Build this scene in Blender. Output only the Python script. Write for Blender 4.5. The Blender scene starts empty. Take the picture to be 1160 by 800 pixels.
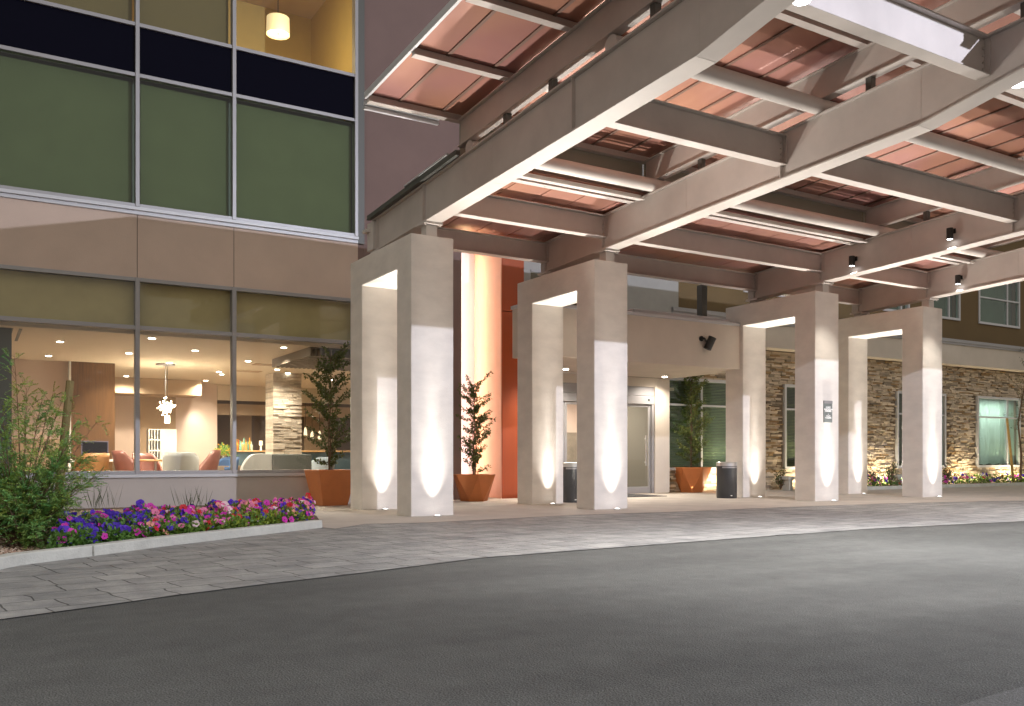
import bpy, math, random
from math import radians as R, sin, cos, pi, sqrt
from mathutils import Vector, Euler, Matrix
random.seed(7)
S = bpy.context.scene
COL = S.collection
F, HZ, CX, CH = 1010.0, 518.0, 580.0, 1.1
YAW = R(31.25)
s_, c_ = sin(YAW), cos(YAW)
fwd = Vector((s_, c_, 0)); rgt = Vector((c_, -s_, 0)); CAM = Vector((0, 0, CH))

# ---------------------------------------------------------------- measuring helpers (survey of the place)
def ray(px, py):
    return fwd + rgt * ((px - CX) / F) + Vector((0, 0, (HZ - py) / F))
def onY(px, py, Y):
    d = ray(px, py); return CAM + d * (Y / d.y)
def onZ(px, py, z=0.0):
    d = ray(px, py); return CAM + d * ((z - CH) / d.z)
def atd(px, py, d):
    return CAM + ray(px, py) * d

# ---------------------------------------------------------------- mesh builder
class MB:
    def __init__(s): s.v = []; s.f = []; s.c = []
    def add(s, vs, fs, col=None):
        n = len(s.v); s.v += [tuple(v) for v in vs]
        for f in fs:
            s.f.append(tuple(i + n for i in f)); s.c.append(col)
        return s
    def box(s, a, b, col=None):
        x0, y0, z0 = a; x1, y1, z1 = b
        if x0 > x1: x0, x1 = x1, x0
        if y0 > y1: y0, y1 = y1, y0
        if z0 > z1: z0, z1 = z1, z0
        v = [(x0,y0,z0),(x1,y0,z0),(x1,y1,z0),(x0,y1,z0),(x0,y0,z1),(x1,y0,z1),(x1,y1,z1),(x0,y1,z1)]
        return s.add(v, [(0,3,2,1),(4,5,6,7),(0,1,5,4),(1,2,6,5),(2,3,7,6),(3,0,4,7)], col)
    def rbox(s, c, size, rz=0, rx=0, ry=0, col=None):
        M = Euler((rx, ry, rz)).to_matrix(); hx, hy, hz = size[0]/2, size[1]/2, size[2]/2
        v = [Vector(c) + M @ Vector((x*hx, y*hy, z*hz)) for z in (-1,1) for (x,y) in ((-1,-1),(1,-1),(1,1),(-1,1))]
        return s.add(v, [(0,3,2,1),(4,5,6,7),(0,1,5,4),(1,2,6,5),(2,3,7,6),(3,0,4,7)], col)
    def hexa(s, v, col=None):   # eight explicit corners, bottom four then top four
        return s.add(v, [(0,3,2,1),(4,5,6,7),(0,1,5,4),(1,2,6,5),(2,3,7,6),(3,0,4,7)], col)
    def cyl(s, p0, p1, r0, r1=None, n=16, caps=True):
        r1 = r0 if r1 is None else r1
        p0 = Vector(p0); p1 = Vector(p1); ax = (p1 - p0).normalized()
        u = ax.orthogonal().normalized(); w = ax.cross(u)
        v = []
        for p, r in ((p0, r0), (p1, r1)):
            for i in range(n):
                a = 2*pi*i/n; v.append(p + (u*cos(a) + w*sin(a))*r)
        fs = [(i, (i+1)%n, n+(i+1)%n, n+i) for i in range(n)]
        if caps: fs += [tuple(range(n-1, -1, -1)), tuple(range(n, 2*n))]
        return s.add(v, fs)
    def tube(s, pts, rs, n=6):
        for i in range(len(pts)-1):
            s.cyl(pts[i], pts[i+1], rs[i], rs[i+1], n, True)
        return s
    def lathe(s, prof, c=(0,0,0), n=24, a0=0.0, a1=2*pi):
        c = Vector(c); full = abs(a1 - a0 - 2*pi) < 1e-6; m = n if full else n+1; v = []
        for (r, z) in prof:
            for i in range(m):
                a = a0 + (a1-a0)*i/n; v.append(c + Vector((r*cos(a), r*sin(a), z)))
        fs = []
        for k in range(len(prof)-1):
            for i in range(n):
                j = (i+1) % m
                fs.append((k*m+i, k*m+j, (k+1)*m+j, (k+1)*m+i))
        return s.add(v, fs)
    def prism(s, poly, axis, a, b):
        """poly of 2D points extruded along axis 'x' or 'z' from a to b"""
        n = len(poly)
        def P(p, t):
            return (t, p[0], p[1]) if axis == 'x' else (p[0], p[1], t) if axis == 'z' else (p[0], t, p[1])
        v = [P(p, a) for p in poly] + [P(p, b) for p in poly]
        fs = [tuple(range(n-1, -1, -1)), tuple(range(n, 2*n))] + [(i, (i+1)%n, n+(i+1)%n, n+i) for i in range(n)]
        return s.add(v, fs)
    def sweep(s, pts, w0, w1, z0, z1):
        """ribbon with thickness along a ground polyline: offsets w0..w1 to the left of travel"""
        n = len(pts); L = []
        for i in range(n):
            a = Vector(pts[max(i-1,0)][:2]); b = Vector(pts[min(i+1,n-1)][:2]); d = (b-a).normalized(); nn = Vector((-d.y, d.x))
            p = Vector(pts[i][:2]); L.append((p+nn*w0, p+nn*w1))
        v = []
        for a, b in L: v += [(a.x,a.y,z0),(b.x,b.y,z0),(b.x,b.y,z1),(a.x,a.y,z1)]
        fs = []
        for i in range(n-1):
            o = 4*i; q = o+4
            fs += [(o,q,q+1,o+1),(o+1,q+1,q+2,o+2),(o+2,q+2,q+3,o+3),(o+3,q+3,q,o)]
        fs += [(0,1,2,3),(4*n-1,4*n-2,4*n-3,4*n-4)]
        return s.add(v, fs)
    def build(s, name, mat, parent=None, smooth=False, bevel=0, loc=None, seg=2):
        me = bpy.data.meshes.new(name); me.from_pydata(s.v, [], s.f); me.update()
        if any(c is not None for c in s.c):
            at = me.color_attributes.new('tone', 'FLOAT_COLOR', 'CORNER')
            k = 0; arr = []
            for p, c in zip(me.polygons, s.c):
                c = c if c is not None else (.5,.5,.5)
                arr += list((c[0], c[1], c[2], 1.0)) * p.loop_total
            at.data.foreach_set('color', arr)
        import bmesh
        bm = bmesh.new(); bm.from_mesh(me)
        if len(s.f) < 3000: bmesh.ops.recalc_face_normals(bm, faces=bm.faces)
        bm.to_mesh(me); bm.free()
        ms = mat if isinstance(mat, (list, tuple)) else [mat]
        for m in ms: me.materials.append(m)
        if smooth:
            me.polygons.foreach_set('use_smooth', [True]*len(me.polygons))
        o = bpy.data.objects.new(name, me); COL.objects.link(o)
        if parent is not None:
            o.parent = parent; o.matrix_parent_inverse = Matrix.Translation(-Vector(parent.location)) if parent.type == 'EMPTY' else Matrix()
        if smooth:
            md = o.modifiers.new('edges', 'EDGE_SPLIT'); md.split_angle = R(38)
        if bevel:
            b = o.modifiers.new('bevel', 'BEVEL'); b.width = bevel; b.segments = seg; b.limit_method = 'ANGLE'; b.angle_limit = R(40)
            b.harden_normals = False
        return o

def tag(o, label=None, cat=None, group=None, kind=None):
    if label: o['label'] = label
    if cat: o['category'] = cat
    if group: o['group'] = group
    if kind: o['kind'] = kind
    return o
def thing(name, loc, label, cat, group=None):
    o = bpy.data.objects.new(name, None); COL.objects.link(o); o.location = loc; o.empty_display_size = .2
    return tag(o, label, cat, group)
def sub(o, parent):            # parent mesh child to a mesh part whose own origin is world 0
    o.parent = parent; return o
def part(mb, name, mat, root, **k): return mb.build(name, mat, root, **k)
def subpart(mb, name, mat, pt, **k):
    o = mb.build(name, mat, None, **k); o.parent = pt
    return o
def copy_thing(root, loc, label=None, rotz=None, scale=None):
    r = root.copy(); COL.objects.link(r); r.location = loc
    if rotz is not None: r.rotation_euler = (0, 0, rotz)
    if scale is not None: r.scale = scale
    if label: r['label'] = label
    for ch in list(root.children):
        c = ch.copy(); COL.objects.link(c); c.parent = r; c.matrix_parent_inverse = ch.matrix_parent_inverse.copy()
        for g in ch.children:
            d = g.copy(); COL.objects.link(d); d.parent = c; d.matrix_parent_inverse = g.matrix_parent_inverse.copy()
    return r

# ---------------------------------------------------------------- materials
def newmat(name):
    m = bpy.data.materials.new(name); m.use_nodes = True
    return m, m.node_tree, m.node_tree.nodes['Principled BSDF']
def mat(name, col, rough=.6, metal=0, var=0.0, vscale=3.0, bump=0.0, bscale=40.0, spec=.5, col2=None, streak=None, emis=None, estr=0, vdetail=4, coat=0):
    m, nt, b = newmat(name); N = nt.nodes; L = nt.links
    b.inputs['Base Color'].default_value = (*col, 1); b.inputs['Roughness'].default_value = rough
    b.inputs['Metallic'].default_value = metal; b.inputs['Specular IOR Level'].default_value = spec
    b.inputs['Coat Weight'].default_value = coat
    tc = N.new('ShaderNodeTexCoord'); mp = N.new('ShaderNodeMapping'); L.new(tc.outputs['Object'], mp.inputs[0])
    if streak: mp.inputs['Scale'].default_value = streak
    if var > 0 or col2:
        n = N.new('ShaderNodeTexNoise'); n.inputs['Scale'].default_value = vscale; n.inputs['Detail'].default_value = vdetail; n.inputs['Roughness'].default_value = .6
        L.new(mp.outputs[0], n.inputs['Vector'])
        r = N.new('ShaderNodeValToRGB'); r.color_ramp.elements[0].position = .3; r.color_ramp.elements[1].position = .7
        c2 = col2 or tuple(min(1, c*(1+var)) for c in col); c1 = col if col2 else tuple(c*(1-var) for c in col)
        r.color_ramp.elements[0].color = (*c1, 1); r.color_ramp.elements[1].color = (*c2, 1)
        L.new(n.outputs['Fac'], r.inputs[0]); L.new(r.outputs[0], b.inputs['Base Color'])
        mr = N.new('ShaderNodeMapRange'); mr.inputs[3].default_value = max(0, rough-.08); mr.inputs[4].default_value = min(1, rough+.1)
        L.new(n.outputs['Fac'], mr.inputs[0]); L.new(mr.outputs[0], b.inputs['Roughness'])
    if bump > 0:
        n2 = N.new('ShaderNodeTexNoise'); n2.inputs['Scale'].default_value = bscale; n2.inputs['Detail'].default_value = 5
        L.new(tc.outputs['Object'], n2.inputs['Vector'])
        bp = N.new('ShaderNodeBump'); bp.inputs['Strength'].default_value = bump; bp.inputs['Distance'].default_value = .02
        L.new(n2.outputs['Fac'], bp.inputs['Height']); L.new(bp.outputs[0], b.inputs['Normal'])
    if emis:
        b.inputs['Emission Color'].default_value = (*emis, 1); b.inputs['Emission Strength'].default_value = estr
    return m
def tonemat(name, rough=.7, bump=0, bscale=60, gain=1.0, var=.25, vs=8, trans=0):
    m, nt, b = newmat(name); N = nt.nodes; L = nt.links
    a = N.new('ShaderNodeVertexColor'); a.layer_name = 'tone'
    tc = N.new('ShaderNodeTexCoord'); n = N.new('ShaderNodeTexNoise'); n.inputs['Scale'].default_value = vs; n.inputs['Detail'].default_value = 4
    L.new(tc.outputs['Object'], n.inputs['Vector'])
    mr = N.new('ShaderNodeMapRange'); mr.inputs[3].default_value = 1-var; mr.inputs[4].default_value = 1+var; L.new(n.outputs['Fac'], mr.inputs[0])
    vm = N.new('ShaderNodeVectorMath'); vm.operation = 'SCALE'; L.new(a.outputs['Color'], vm.inputs[0]); L.new(mr.outputs[0], vm.inputs['Scale'])
    L.new(vm.outputs[0], b.inputs['Base Color']); b.inputs['Roughness'].default_value = rough
    if bump:
        n2 = N.new('ShaderNodeTexNoise'); n2.inputs['Scale'].default_value = bscale; n2.inputs['Detail'].default_value = 5
        L.new(tc.outputs['Object'], n2.inputs['Vector'])
        bp = N.new('ShaderNodeBump'); bp.inputs['Strength'].default_value = bump; bp.inputs['Distance'].default_value = .02
        L.new(n2.outputs['Fac'], bp.inputs['Height']); L.new(bp.outputs[0], b.inputs['Normal'])
    if trans:
        b.inputs['Transmission Weight'].default_value = 0
        tr = N.new('ShaderNodeBsdfTranslucent'); L.new(vm.outputs[0], tr.inputs[0])
        mx = N.new('ShaderNodeMixShader'); mx.inputs[0].default_value = trans
        L.new(b.outputs[0], mx.inputs[1]); L.new(tr.outputs[0], mx.inputs[2]); L.new(mx.outputs[0], N['Material Output'].inputs[0])
    return m
def glassmat(name, tint=(.9,.95,.92), gl=1.0, ior=1.5):
    m = bpy.data.materials.new(name); m.use_nodes = True; nt = m.node_tree; N = nt.nodes; L = nt.links
    N.remove(N['Principled BSDF'])
    t = N.new('ShaderNodeBsdfTransparent'); t.inputs[0].default_value = (*tint, 1)
    g = N.new('ShaderNodeBsdfGlossy'); g.inputs['Roughness'].default_value = .01; g.inputs[0].default_value = (gl, gl, gl, 1)
    f = N.new('ShaderNodeFresnel'); f.inputs[0].default_value = ior
    ge = N.new('ShaderNodeNewGeometry'); iv = N.new('ShaderNodeMath'); iv.operation = 'SUBTRACT'; iv.inputs[0].default_value = 1; L.new(ge.outputs['Backfacing'], iv.inputs[1])
    ml = N.new('ShaderNodeMath'); ml.operation = 'MULTIPLY'; L.new(f.outputs[0], ml.inputs[0]); L.new(iv.outputs[0], ml.inputs[1])
    mx = N.new('ShaderNodeMixShader'); L.new(ml.outputs[0], mx.inputs[0]); L.new(t.outputs[0], mx.inputs[1]); L.new(g.outputs[0], mx.inputs[2])
    L.new(mx.outputs[0], N['Material Output'].inputs[0]); return m
def emat(name, col, st):
    m = bpy.data.materials.new(name); m.use_nodes = True; nt = m.node_tree
    b = nt.nodes['Principled BSDF']; b.inputs['Base Color'].default_value = (*col, 1)
    b.inputs['Emission Color'].default_value = (*col, 1); b.inputs['Emission Strength'].default_value = st
    return m

M = {}
M['stucco_col'] = mat('column_stucco', (.76,.715,.66), .75, var=.08, vscale=1.6, bump=.25, bscale=55, spec=.3, streak=(1,1,2.2))
M['stucco'] = mat('wall_stucco', (.59,.46,.38), .85, var=.05, vscale=1.2, bump=.25, bscale=90, spec=.25)
M['stucco_sill'] = mat('sill_wall_stucco', (.50,.455,.42), .85, var=.05, vscale=1.5, bump=.25, bscale=90, spec=.25)
M['stucco_light'] = mat('canopy_stucco', (.62,.55,.47), .8, var=.05, vscale=1.3, bump=.2, bscale=80, spec=.25)
M['tower'] = mat('tower_stucco', (.20,.137,.122), .85, var=.06, vscale=.9, bump=.3, bscale=90, spec=.2)
M['upper'] = mat('upper_wall_stucco', (.17,.118,.06), .85, var=.06, vscale=.9, bump=.3, bscale=90, spec=.2)
M['orange'] = mat('orange_metal_panel', (.37,.066,.013), .42, var=.06, vscale=1.5, spec=.5)
M['niche'] = mat('orange_panel_painted_lit', (.74,.37,.24), .4, var=.04, spec=.5)  # fin orange made paler, niche lamplight put into the colour
M['steel'] = mat('taupe_painted_steel', (.55,.495,.455), .5, var=.10, vscale=1.1, spec=.4, bump=.06, bscale=30)
M['steel2'] = mat('taupe_flange_steel', (.62,.57,.53), .5, var=.06, vscale=1.4, spec=.4)
M['alu'] = mat('aluminium_frame', (.33,.32,.325), .42, metal=.35, var=.04, vscale=2)
M['alu_dark'] = mat('dark_frame', (.10,.10,.09), .5, metal=.2)
M['alu_white'] = mat('pale_frame', (.56,.56,.575), .45, metal=.1)
M['black'] = mat('black_metal', (.03,.03,.028), .45, metal=.3, bump=.05)
M['navyglass'] = mat('navy_spandrel_glass', (.004,.004,.010), .10, spec=.04)
M['glass'] = glassmat('clear_glass', (.975,.985,.975))
M['glass_green'] = glassmat('green_glass', (.90,.965,.90))
M['glass_teal'] = glassmat('teal_glass', (.87,.955,.92))
M['shade_green'] = mat('green_roller_shade', (.140,.143,.083), .9, var=.05, vscale=2, bump=.2, bscale=200, spec=.1)
M['shade_olive'] = mat('olive_soffit_shade', (.45,.37,.19), .9, var=.06, vscale=2, spec=.1)
M['ochre'] = mat('ochre_room_paint', (.55,.40,.13), .9, var=.03)
M['orange_pot'] = mat('terracotta_planter', (.50,.17,.055), .5, var=.07, vscale=4, spec=.4, bump=.08)
M['soil'] = mat('potting_soil', (.05,.035,.025), .95, var=.4, vscale=30, bump=.8, bscale=60)
M['bark'] = mat('bark', (.16,.10,.06), .9, var=.3, vscale=20, bump=.6, bscale=50)
M['stake'] = mat('wooden_stake', (.20,.15,.055), .8, var=.2, vscale=12, streak=(6,6,1), bump=.3)
M['bamboo'] = mat('pale_stake', (.55,.36,.12), .7, var=.15, vscale=6)
M['kerb'] = mat('kerb_concrete', (.52,.52,.47), .85, var=.13, vscale=3.5, bump=.4, bscale=45)
M['chrome'] = mat('brushed_steel', (.62,.62,.62), .3, metal=.9)
M['can'] = mat('dark_grey_can', (.05,.052,.055), .35, metal=.3)
M['white'] = mat('white_paint', (.75,.74,.70), .6, var=.03)
M['signgrey'] = mat('grey_plaque', (.20,.22,.21), .5)
M['leaf'] = tonemat('leaf_green', .55, trans=.3, var=.2, vs=20)
M['petal'] = tonemat('petal', .6, trans=.25, var=.12, vs=30)
M['stone'] = tonemat('ledger_stone', .85, bump=.6, bscale=40, var=.3, vs=6)
M['leaf_matte'] = tonemat('shrub_leaf', .5, trans=.08, var=.2, vs=20)
M['pebble'] = tonemat('pebble', .8, var=.2)
M['copper'] = None

def roof_mat():
    m, nt, b = newmat('copper_roof_sheet'); N = nt.nodes; L = nt.links
    tc = N.new('ShaderNodeTexCoord'); n = N.new('ShaderNodeTexNoise'); n.inputs['Scale'].default_value = .55; n.inputs['Detail'].default_value = 2
    L.new(tc.outputs['Object'], n.inputs['Vector'])
    r = N.new('ShaderNodeValToRGB'); r.color_ramp.elements[0].position = .35; r.color_ramp.elements[1].position = .68
    r.color_ramp.elements[0].color = (.52,.26,.175,1); r.color_ramp.elements[1].color = (.45,.22,.195,1)
    L.new(n.outputs['Fac'], r.inputs[0]); L.new(r.outputs[0], b.inputs['Base Color'])
    b.inputs['Roughness'].default_value = .27; b.inputs['Metallic'].default_value = .25; b.inputs['Specular IOR Level'].default_value = .7
    n2 = N.new('ShaderNodeTexNoise'); n2.inputs['Scale'].default_value = 1.3; n2.inputs['Detail'].default_value = 1
    L.new(tc.outputs['Object'], n2.inputs['Vector'])
    bp = N.new('ShaderNodeBump'); bp.inputs['Strength'].default_value = .35; bp.inputs['Distance'].default_value = .08
    L.new(n2.outputs['Fac'], bp.inputs['Height']); L.new(bp.outputs[0], b.inputs['Normal'])
    return m
M['copper'] = roof_mat()

def asphalt_mat():
    m, nt, b = newmat('asphalt'); N = nt.nodes; L = nt.links
    tc = N.new('ShaderNodeTexCoord')
    def noise(sc, d=4, rg=.6):
        n = N.new('ShaderNodeTexNoise'); n.inputs['Scale'].default_value = sc; n.inputs['Detail'].default_value = d; n.inputs['Roughness'].default_value = rg
        L.new(tc.outputs['Object'], n.inputs['Vector']); return n
    big = noise(.35, 4); mid = noise(5, 4); fine = noise(105, 4, .85)
    r = N.new('ShaderNodeValToRGB'); r.color_ramp.elements[0].position = .25; r.color_ramp.elements[1].position = .75
    r.color_ramp.elements[0].color = (.074,.076,.073,1); r.color_ramp.elements[1].color = (.120,.122,.117,1); L.new(big.outputs['Fac'], r.inputs[0])
    r2 = N.new('ShaderNodeValToRGB'); r2.color_ramp.elements[0].position = .36; r2.color_ramp.elements[1].position = .72
    r2.color_ramp.elements[0].color = (.22,.22,.22,1); r2.color_ramp.elements[1].color = (2.0,1.98,1.92,1); L.new(fine.outputs['Fac'], r2.inputs[0])
    r3 = N.new('ShaderNodeValToRGB'); r3.color_ramp.elements[0].position = .3; r3.color_ramp.elements[1].position = .7
    r3.color_ramp.elements[0].color = (.86,.86,.86,1); r3.color_ramp.elements[1].color = (1.12,1.12,1.12,1); L.new(mid.outputs['Fac'], r3.inputs[0])
    m1 = N.new('ShaderNodeMix'); m1.data_type = 'RGBA'; m1.blend_type = 'MULTIPLY'; m1.inputs[0].default_value = 1
    L.new(r.outputs[0], m1.inputs[6]); L.new(r2.outputs[0], m1.inputs[7])
    m2 = N.new('ShaderNodeMix'); m2.data_type = 'RGBA'; m2.blend_type = 'MULTIPLY'; m2.inputs[0].default_value = 1
    L.new(m1.outputs[2], m2.inputs[6]); L.new(r3.outputs[0], m2.inputs[7]); L.new(m2.outputs[2], b.inputs['Base Color'])
    mpt = N.new('ShaderNodeMapping'); mpt.inputs['Rotation'].default_value = (0,0,R(-22)); mpt.inputs['Scale'].default_value = (.12,1.3,1); L.new(tc.outputs['Object'], mpt.inputs[0])
    nt_ = N.new('ShaderNodeTexNoise'); nt_.inputs['Scale'].default_value = 1; nt_.inputs['Detail'].default_value = 5; L.new(mpt.outputs[0], nt_.inputs['Vector'])
    rt = N.new('ShaderNodeValToRGB'); rt.color_ramp.elements[0].position = .38; rt.color_ramp.elements[1].position = .66
    rt.color_ramp.elements[0].color = (.90,.90,.90,1); rt.color_ramp.elements[1].color = (1.11,1.11,1.10,1); L.new(nt_.outputs['Fac'], rt.inputs[0])
    m3 = N.new('ShaderNodeMix'); m3.data_type = 'RGBA'; m3.blend_type = 'MULTIPLY'; m3.inputs[0].default_value = 1
    L.new(m2.outputs[2], m3.inputs[6]); L.new(rt.outputs[0], m3.inputs[7])
    ns = noise(.9, 6, .7); rs = N.new('ShaderNodeValToRGB'); rs.color_ramp.elements[0].position = .62; rs.color_ramp.elements[1].position = .72
    rs.color_ramp.elements[0].color = (1,1,1,1); rs.color_ramp.elements[1].color = (.80,.79,.76,1); L.new(ns.outputs['Fac'], rs.inputs[0])
    m4 = N.new('ShaderNodeMix'); m4.data_type = 'RGBA'; m4.blend_type = 'MULTIPLY'; m4.inputs[0].default_value = 1
    L.new(m3.outputs[2], m4.inputs[6]); L.new(rs.outputs[0], m4.inputs[7]); L.new(m4.outputs[2], b.inputs['Base Color'])
    b.inputs['Roughness'].default_value = .82; b.inputs['Specular IOR Level'].default_value = .35
    vo = N.new('ShaderNodeTexVoronoi'); vo.inputs['Scale'].default_value = 95; L.new(tc.outputs['Object'], vo.inputs['Vector'])
    bp = N.new('ShaderNodeBump'); bp.inputs['Strength'].default_value = .7; bp.inputs['Distance'].default_value = .008
    L.new(vo.outputs['Distance'], bp.inputs['Height']); L.new(bp.outputs[0], b.inputs['Normal'])
    return m
M['asphalt'] = asphalt_mat()
def paver_mat():
    m, nt, b = newmat('stamped_pavers'); N = nt.nodes; L = nt.links
    tc = N.new('ShaderNodeTexCoord'); mp = N.new('ShaderNodeMapping'); mp.inputs['Rotation'].default_value = (0,0,R(-9))
    L.new(tc.outputs['Object'], mp.inputs[0])
    wn = N.new('ShaderNodeTexNoise'); wn.inputs['Scale'].default_value = 1.7; wn.inputs['Detail'].default_value = 3; L.new(mp.outputs[0], wn.inputs['Vector'])
    sc = N.new('ShaderNodeVectorMath'); sc.operation = 'SCALE'; sc.inputs['Scale'].default_value = .16; L.new(wn.outputs['Color'], sc.inputs[0])
    ad = N.new('ShaderNodeVectorMath'); L.new(mp.outputs[0], ad.inputs[0]); L.new(sc.outputs[0], ad.inputs[1])
    br = N.new('ShaderNodeTexBrick'); br.inputs['Scale'].default_value = 1; br.inputs['Brick Width'].default_value = .56; br.inputs['Row Height'].default_value = .40
    br.inputs['Mortar Size'].default_value = .008; br.inputs['Mortar Smooth'].default_value = .3; br.offset = .43; br.squash = .72; br.squash_frequency = 3
    br.inputs['Color1'].default_value = (.25,.253,.243,1); br.inputs['Color2'].default_value = (.315,.315,.302,1); br.inputs['Mortar'].default_value = (.085,.085,.082,1)
    L.new(ad.outputs[0], br.inputs['Vector'])
    n = N.new('ShaderNodeTexNoise'); n.inputs['Scale'].default_value = 2.2; n.inputs['Detail'].default_value = 7; n.inputs['Roughness'].default_value = .65; L.new(tc.outputs['Object'], n.inputs['Vector'])
    r = N.new('ShaderNodeValToRGB'); r.color_ramp.elements[0].position = .3; r.color_ramp.elements[1].position = .75
    r.color_ramp.elements[0].color = (.62,.62,.64,1); r.color_ramp.elements[1].color = (1.35,1.32,1.28,1); L.new(n.outputs['Fac'], r.inputs[0])
    mx = N.new('ShaderNodeMix'); mx.data_type = 'RGBA'; mx.blend_type = 'MULTIPLY'; mx.inputs[0].default_value = 1
    L.new(br.outputs['Color'], mx.inputs[6]); L.new(r.outputs[0], mx.inputs[7]); L.new(mx.outputs[2], b.inputs['Base Color'])
    b.inputs['Roughness'].default_value = .66; b.inputs['Specular IOR Level'].default_value = .4
    n3 = N.new('ShaderNodeTexNoise'); n3.inputs['Scale'].default_value = 9; n3.inputs['Detail'].default_value = 8; n3.inputs['Roughness'].default_value = .7; L.new(tc.outputs['Object'], n3.inputs['Vector'])
    s1 = N.new('ShaderNodeMath'); s1.operation = 'MULTIPLY'; s1.inputs[1].default_value = -.7; L.new(br.outputs['Fac'], s1.inputs[0])
    s2 = N.new('ShaderNodeMath'); s2.operation = 'ADD'; L.new(s1.outputs[0], s2.inputs[0]); L.new(n3.outputs['Fac'], s2.inputs[1])
    bp = N.new('ShaderNodeBump'); bp.inputs['Strength'].default_value = .8; bp.inputs['Distance'].default_value = .022
    L.new(s2.outputs[0], bp.inputs['Height']); L.new(bp.outputs[0], b.inputs['Normal'])
    return m
M['paver'] = paver_mat()
M['walk'] = mat('walkway_concrete', (.44,.395,.34), .8, var=.14, vscale=1.3, bump=.2, bscale=60, vdetail=8)
M['ground'] = mat('desert_ground', (.20,.16,.12), .95, var=.2, vscale=2, bump=.4)

# interior
M['cream'] = mat('cream_ceiling', (.66,.56,.43), .9, var=.02)
M['pinkwall'] = mat('warm_wall_paint', (.62,.49,.41), .9, var=.02)
M['tanwall'] = mat('tan_wall_paint', (.40,.29,.19), .9, var=.03)
M['wood'] = mat('brown_wood_panel', (.125,.058,.018), .45, var=.22, vscale=3, streak=(9,9,.6), coat=.2)
M['floor_in'] = mat('lounge_floor', (.34,.27,.2), .5, var=.1, vscale=4)
M['red_leather'] = mat('red_brown_leather', (.22,.085,.065), .35, var=.1, vscale=6)
M['tan_leather'] = mat('orange_tan_leather', (.38,.19,.07), .45, var=.08, vscale=6)
M['grey_fab'] = mat('pale_grey_upholstery', (.48,.49,.47), .8, var=.04, bump=.2, bscale=150)
M['dkgrey_fab'] = mat('dark_grey_upholstery', (.11,.12,.11), .8, var=.06, bump=.2, bscale=150)
M['blue_fab'] = mat('blue_upholstery', (.06,.13,.28), .8)
M['darkwall'] = mat('dark_bar_wall', (.14,.10,.075), .8, var=.08)
M['table'] = mat('light_wood_top', (.55,.33,.14), .45, var=.1, vscale=8)
M['downglow'] = emat('downlight_lens', (1,.93,.80), 22)
M['cove'] = emat('cove_light', (1,.82,.58), 2.6)
M['bulb'] = emat('bulb_glow', (1,.85,.60), 26)
M['pendant'] = emat('pendant_shade_glow', (1,.86,.60), 1.0)
M['lens_cool'] = emat('uplight_lens', (1,.96,.90), 9)
M['lens_white'] = emat('canopy_lens', (1,1,1), 12)

# ================================================================ GROUND
def obj_struct(mb, name, m, **k): return tag(mb.build(name, m, None, **k), kind='structure')
g = MB(); g.add([(-250,-250,-.03),(300,-250,-.03),(300,300,-.03),(-250,300,-.03)], [(0,1,2,3)]); obj_struct(g, 'ground', M['ground'])
g = MB(); g.add([(-60,-60,0),(90,-60,0),(90,19,0),(-60,19,0)], [(0,1,2,3)]); obj_struct(g, 'asphalt_road', M['asphalt'])
edgeA = [onZ(x, y, .008) for x, y in ((0,701.5),(100,688),(200,674),(300,661.5),(400,650),(548,631.5),(716,618.7),(851,608.6),(985,599),(1160,590.4))]
kerbL = [onZ(x, y, .012) for x, y in ((0,645),(22.7,640),(106.7,629.5),(180,619.5),(267.5,609),(365.5,597.5))]
edgeB = [onZ(x, y, .012) for x, y in ((380,599),(413,593.7),(485,592),(580,587.2),(647,583.5),(760,580),(867,575.5),(980,571.3),(1060,569),(1160,567.3))]
pl = edgeA[0] + (edgeA[0]-edgeA[1]).normalized()*14; pr = edgeA[-1] + (edgeA[-1]-edgeA[-2]).normalized()*25
kl = kerbL[0] + (kerbL[0]-kerbL[1]).normalized()*14; br_ = edgeB[-1] + (edgeB[-1]-edgeB[-2]).normalized()*25
pp = [pl]+edgeA+[pr, br_]+edgeB[::-1]+kerbL[::-1]+[kl]
def flat(poly, z): return [(p[0], p[1], z) for p in poly]
def sheet(poly, z, name, m, th=None):
    mb = MB(); n = len(poly)
    from mathutils.geometry import tessellate_polygon
    tris = tessellate_polygon([[Vector((p[0], p[1], 0)) for p in poly]])
    mb.add(flat(poly, z), [tuple(t) for t in tris]); return obj_struct(mb, name, m)
sheet(pp, .008, 'paver_apron', M['paver'])
# walkway under the portals, back to the walls
walk = [(kerbL[-1].x, kerbL[-1].y)] + [(p.x, p.y) for p in edgeB] + [(br_.x, br_.y), (70, 21.2), (18.0, 21.2), (6.0, 20.2), (5.3, 15.5)]
sheet(walk, .012, 'walkway', M['walk'])
# planting beds ground
bedL = [(kl.x, kl.y)] + [(p.x, p.y) for p in kerbL] + [(5.3,15.5),(6.0,20.2),(-14,20.2)]
sheet(bedL, .05, 'planting_soil', mat('bed_soil', (.16,.105,.07), .95, var=.35, vscale=14, bump=.8, bscale=30))
kb = MB(); kk = [kl] + kerbL
# subdivide kerb into blocks with joint at the measured place
def lerp(a, b, t): return a + (b-a)*t
jt = 2
kb.sweep(kk[:jt+2][:-1] + [lerp(kk[jt], kk[jt+1], .985)], 0, .17, -.02, .125)
k1 = [lerp(kk[jt], kk[jt+1], 1.0)] + kk[jt+2:]
kb2 = MB(); kb2.sweep(k1, 0, .17, -.02, .125)
obj_struct(kb, 'kerb', M['kerb'], bevel=.015); obj_struct(kb2, 'kerb', M['kerb'], bevel=.015)
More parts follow.
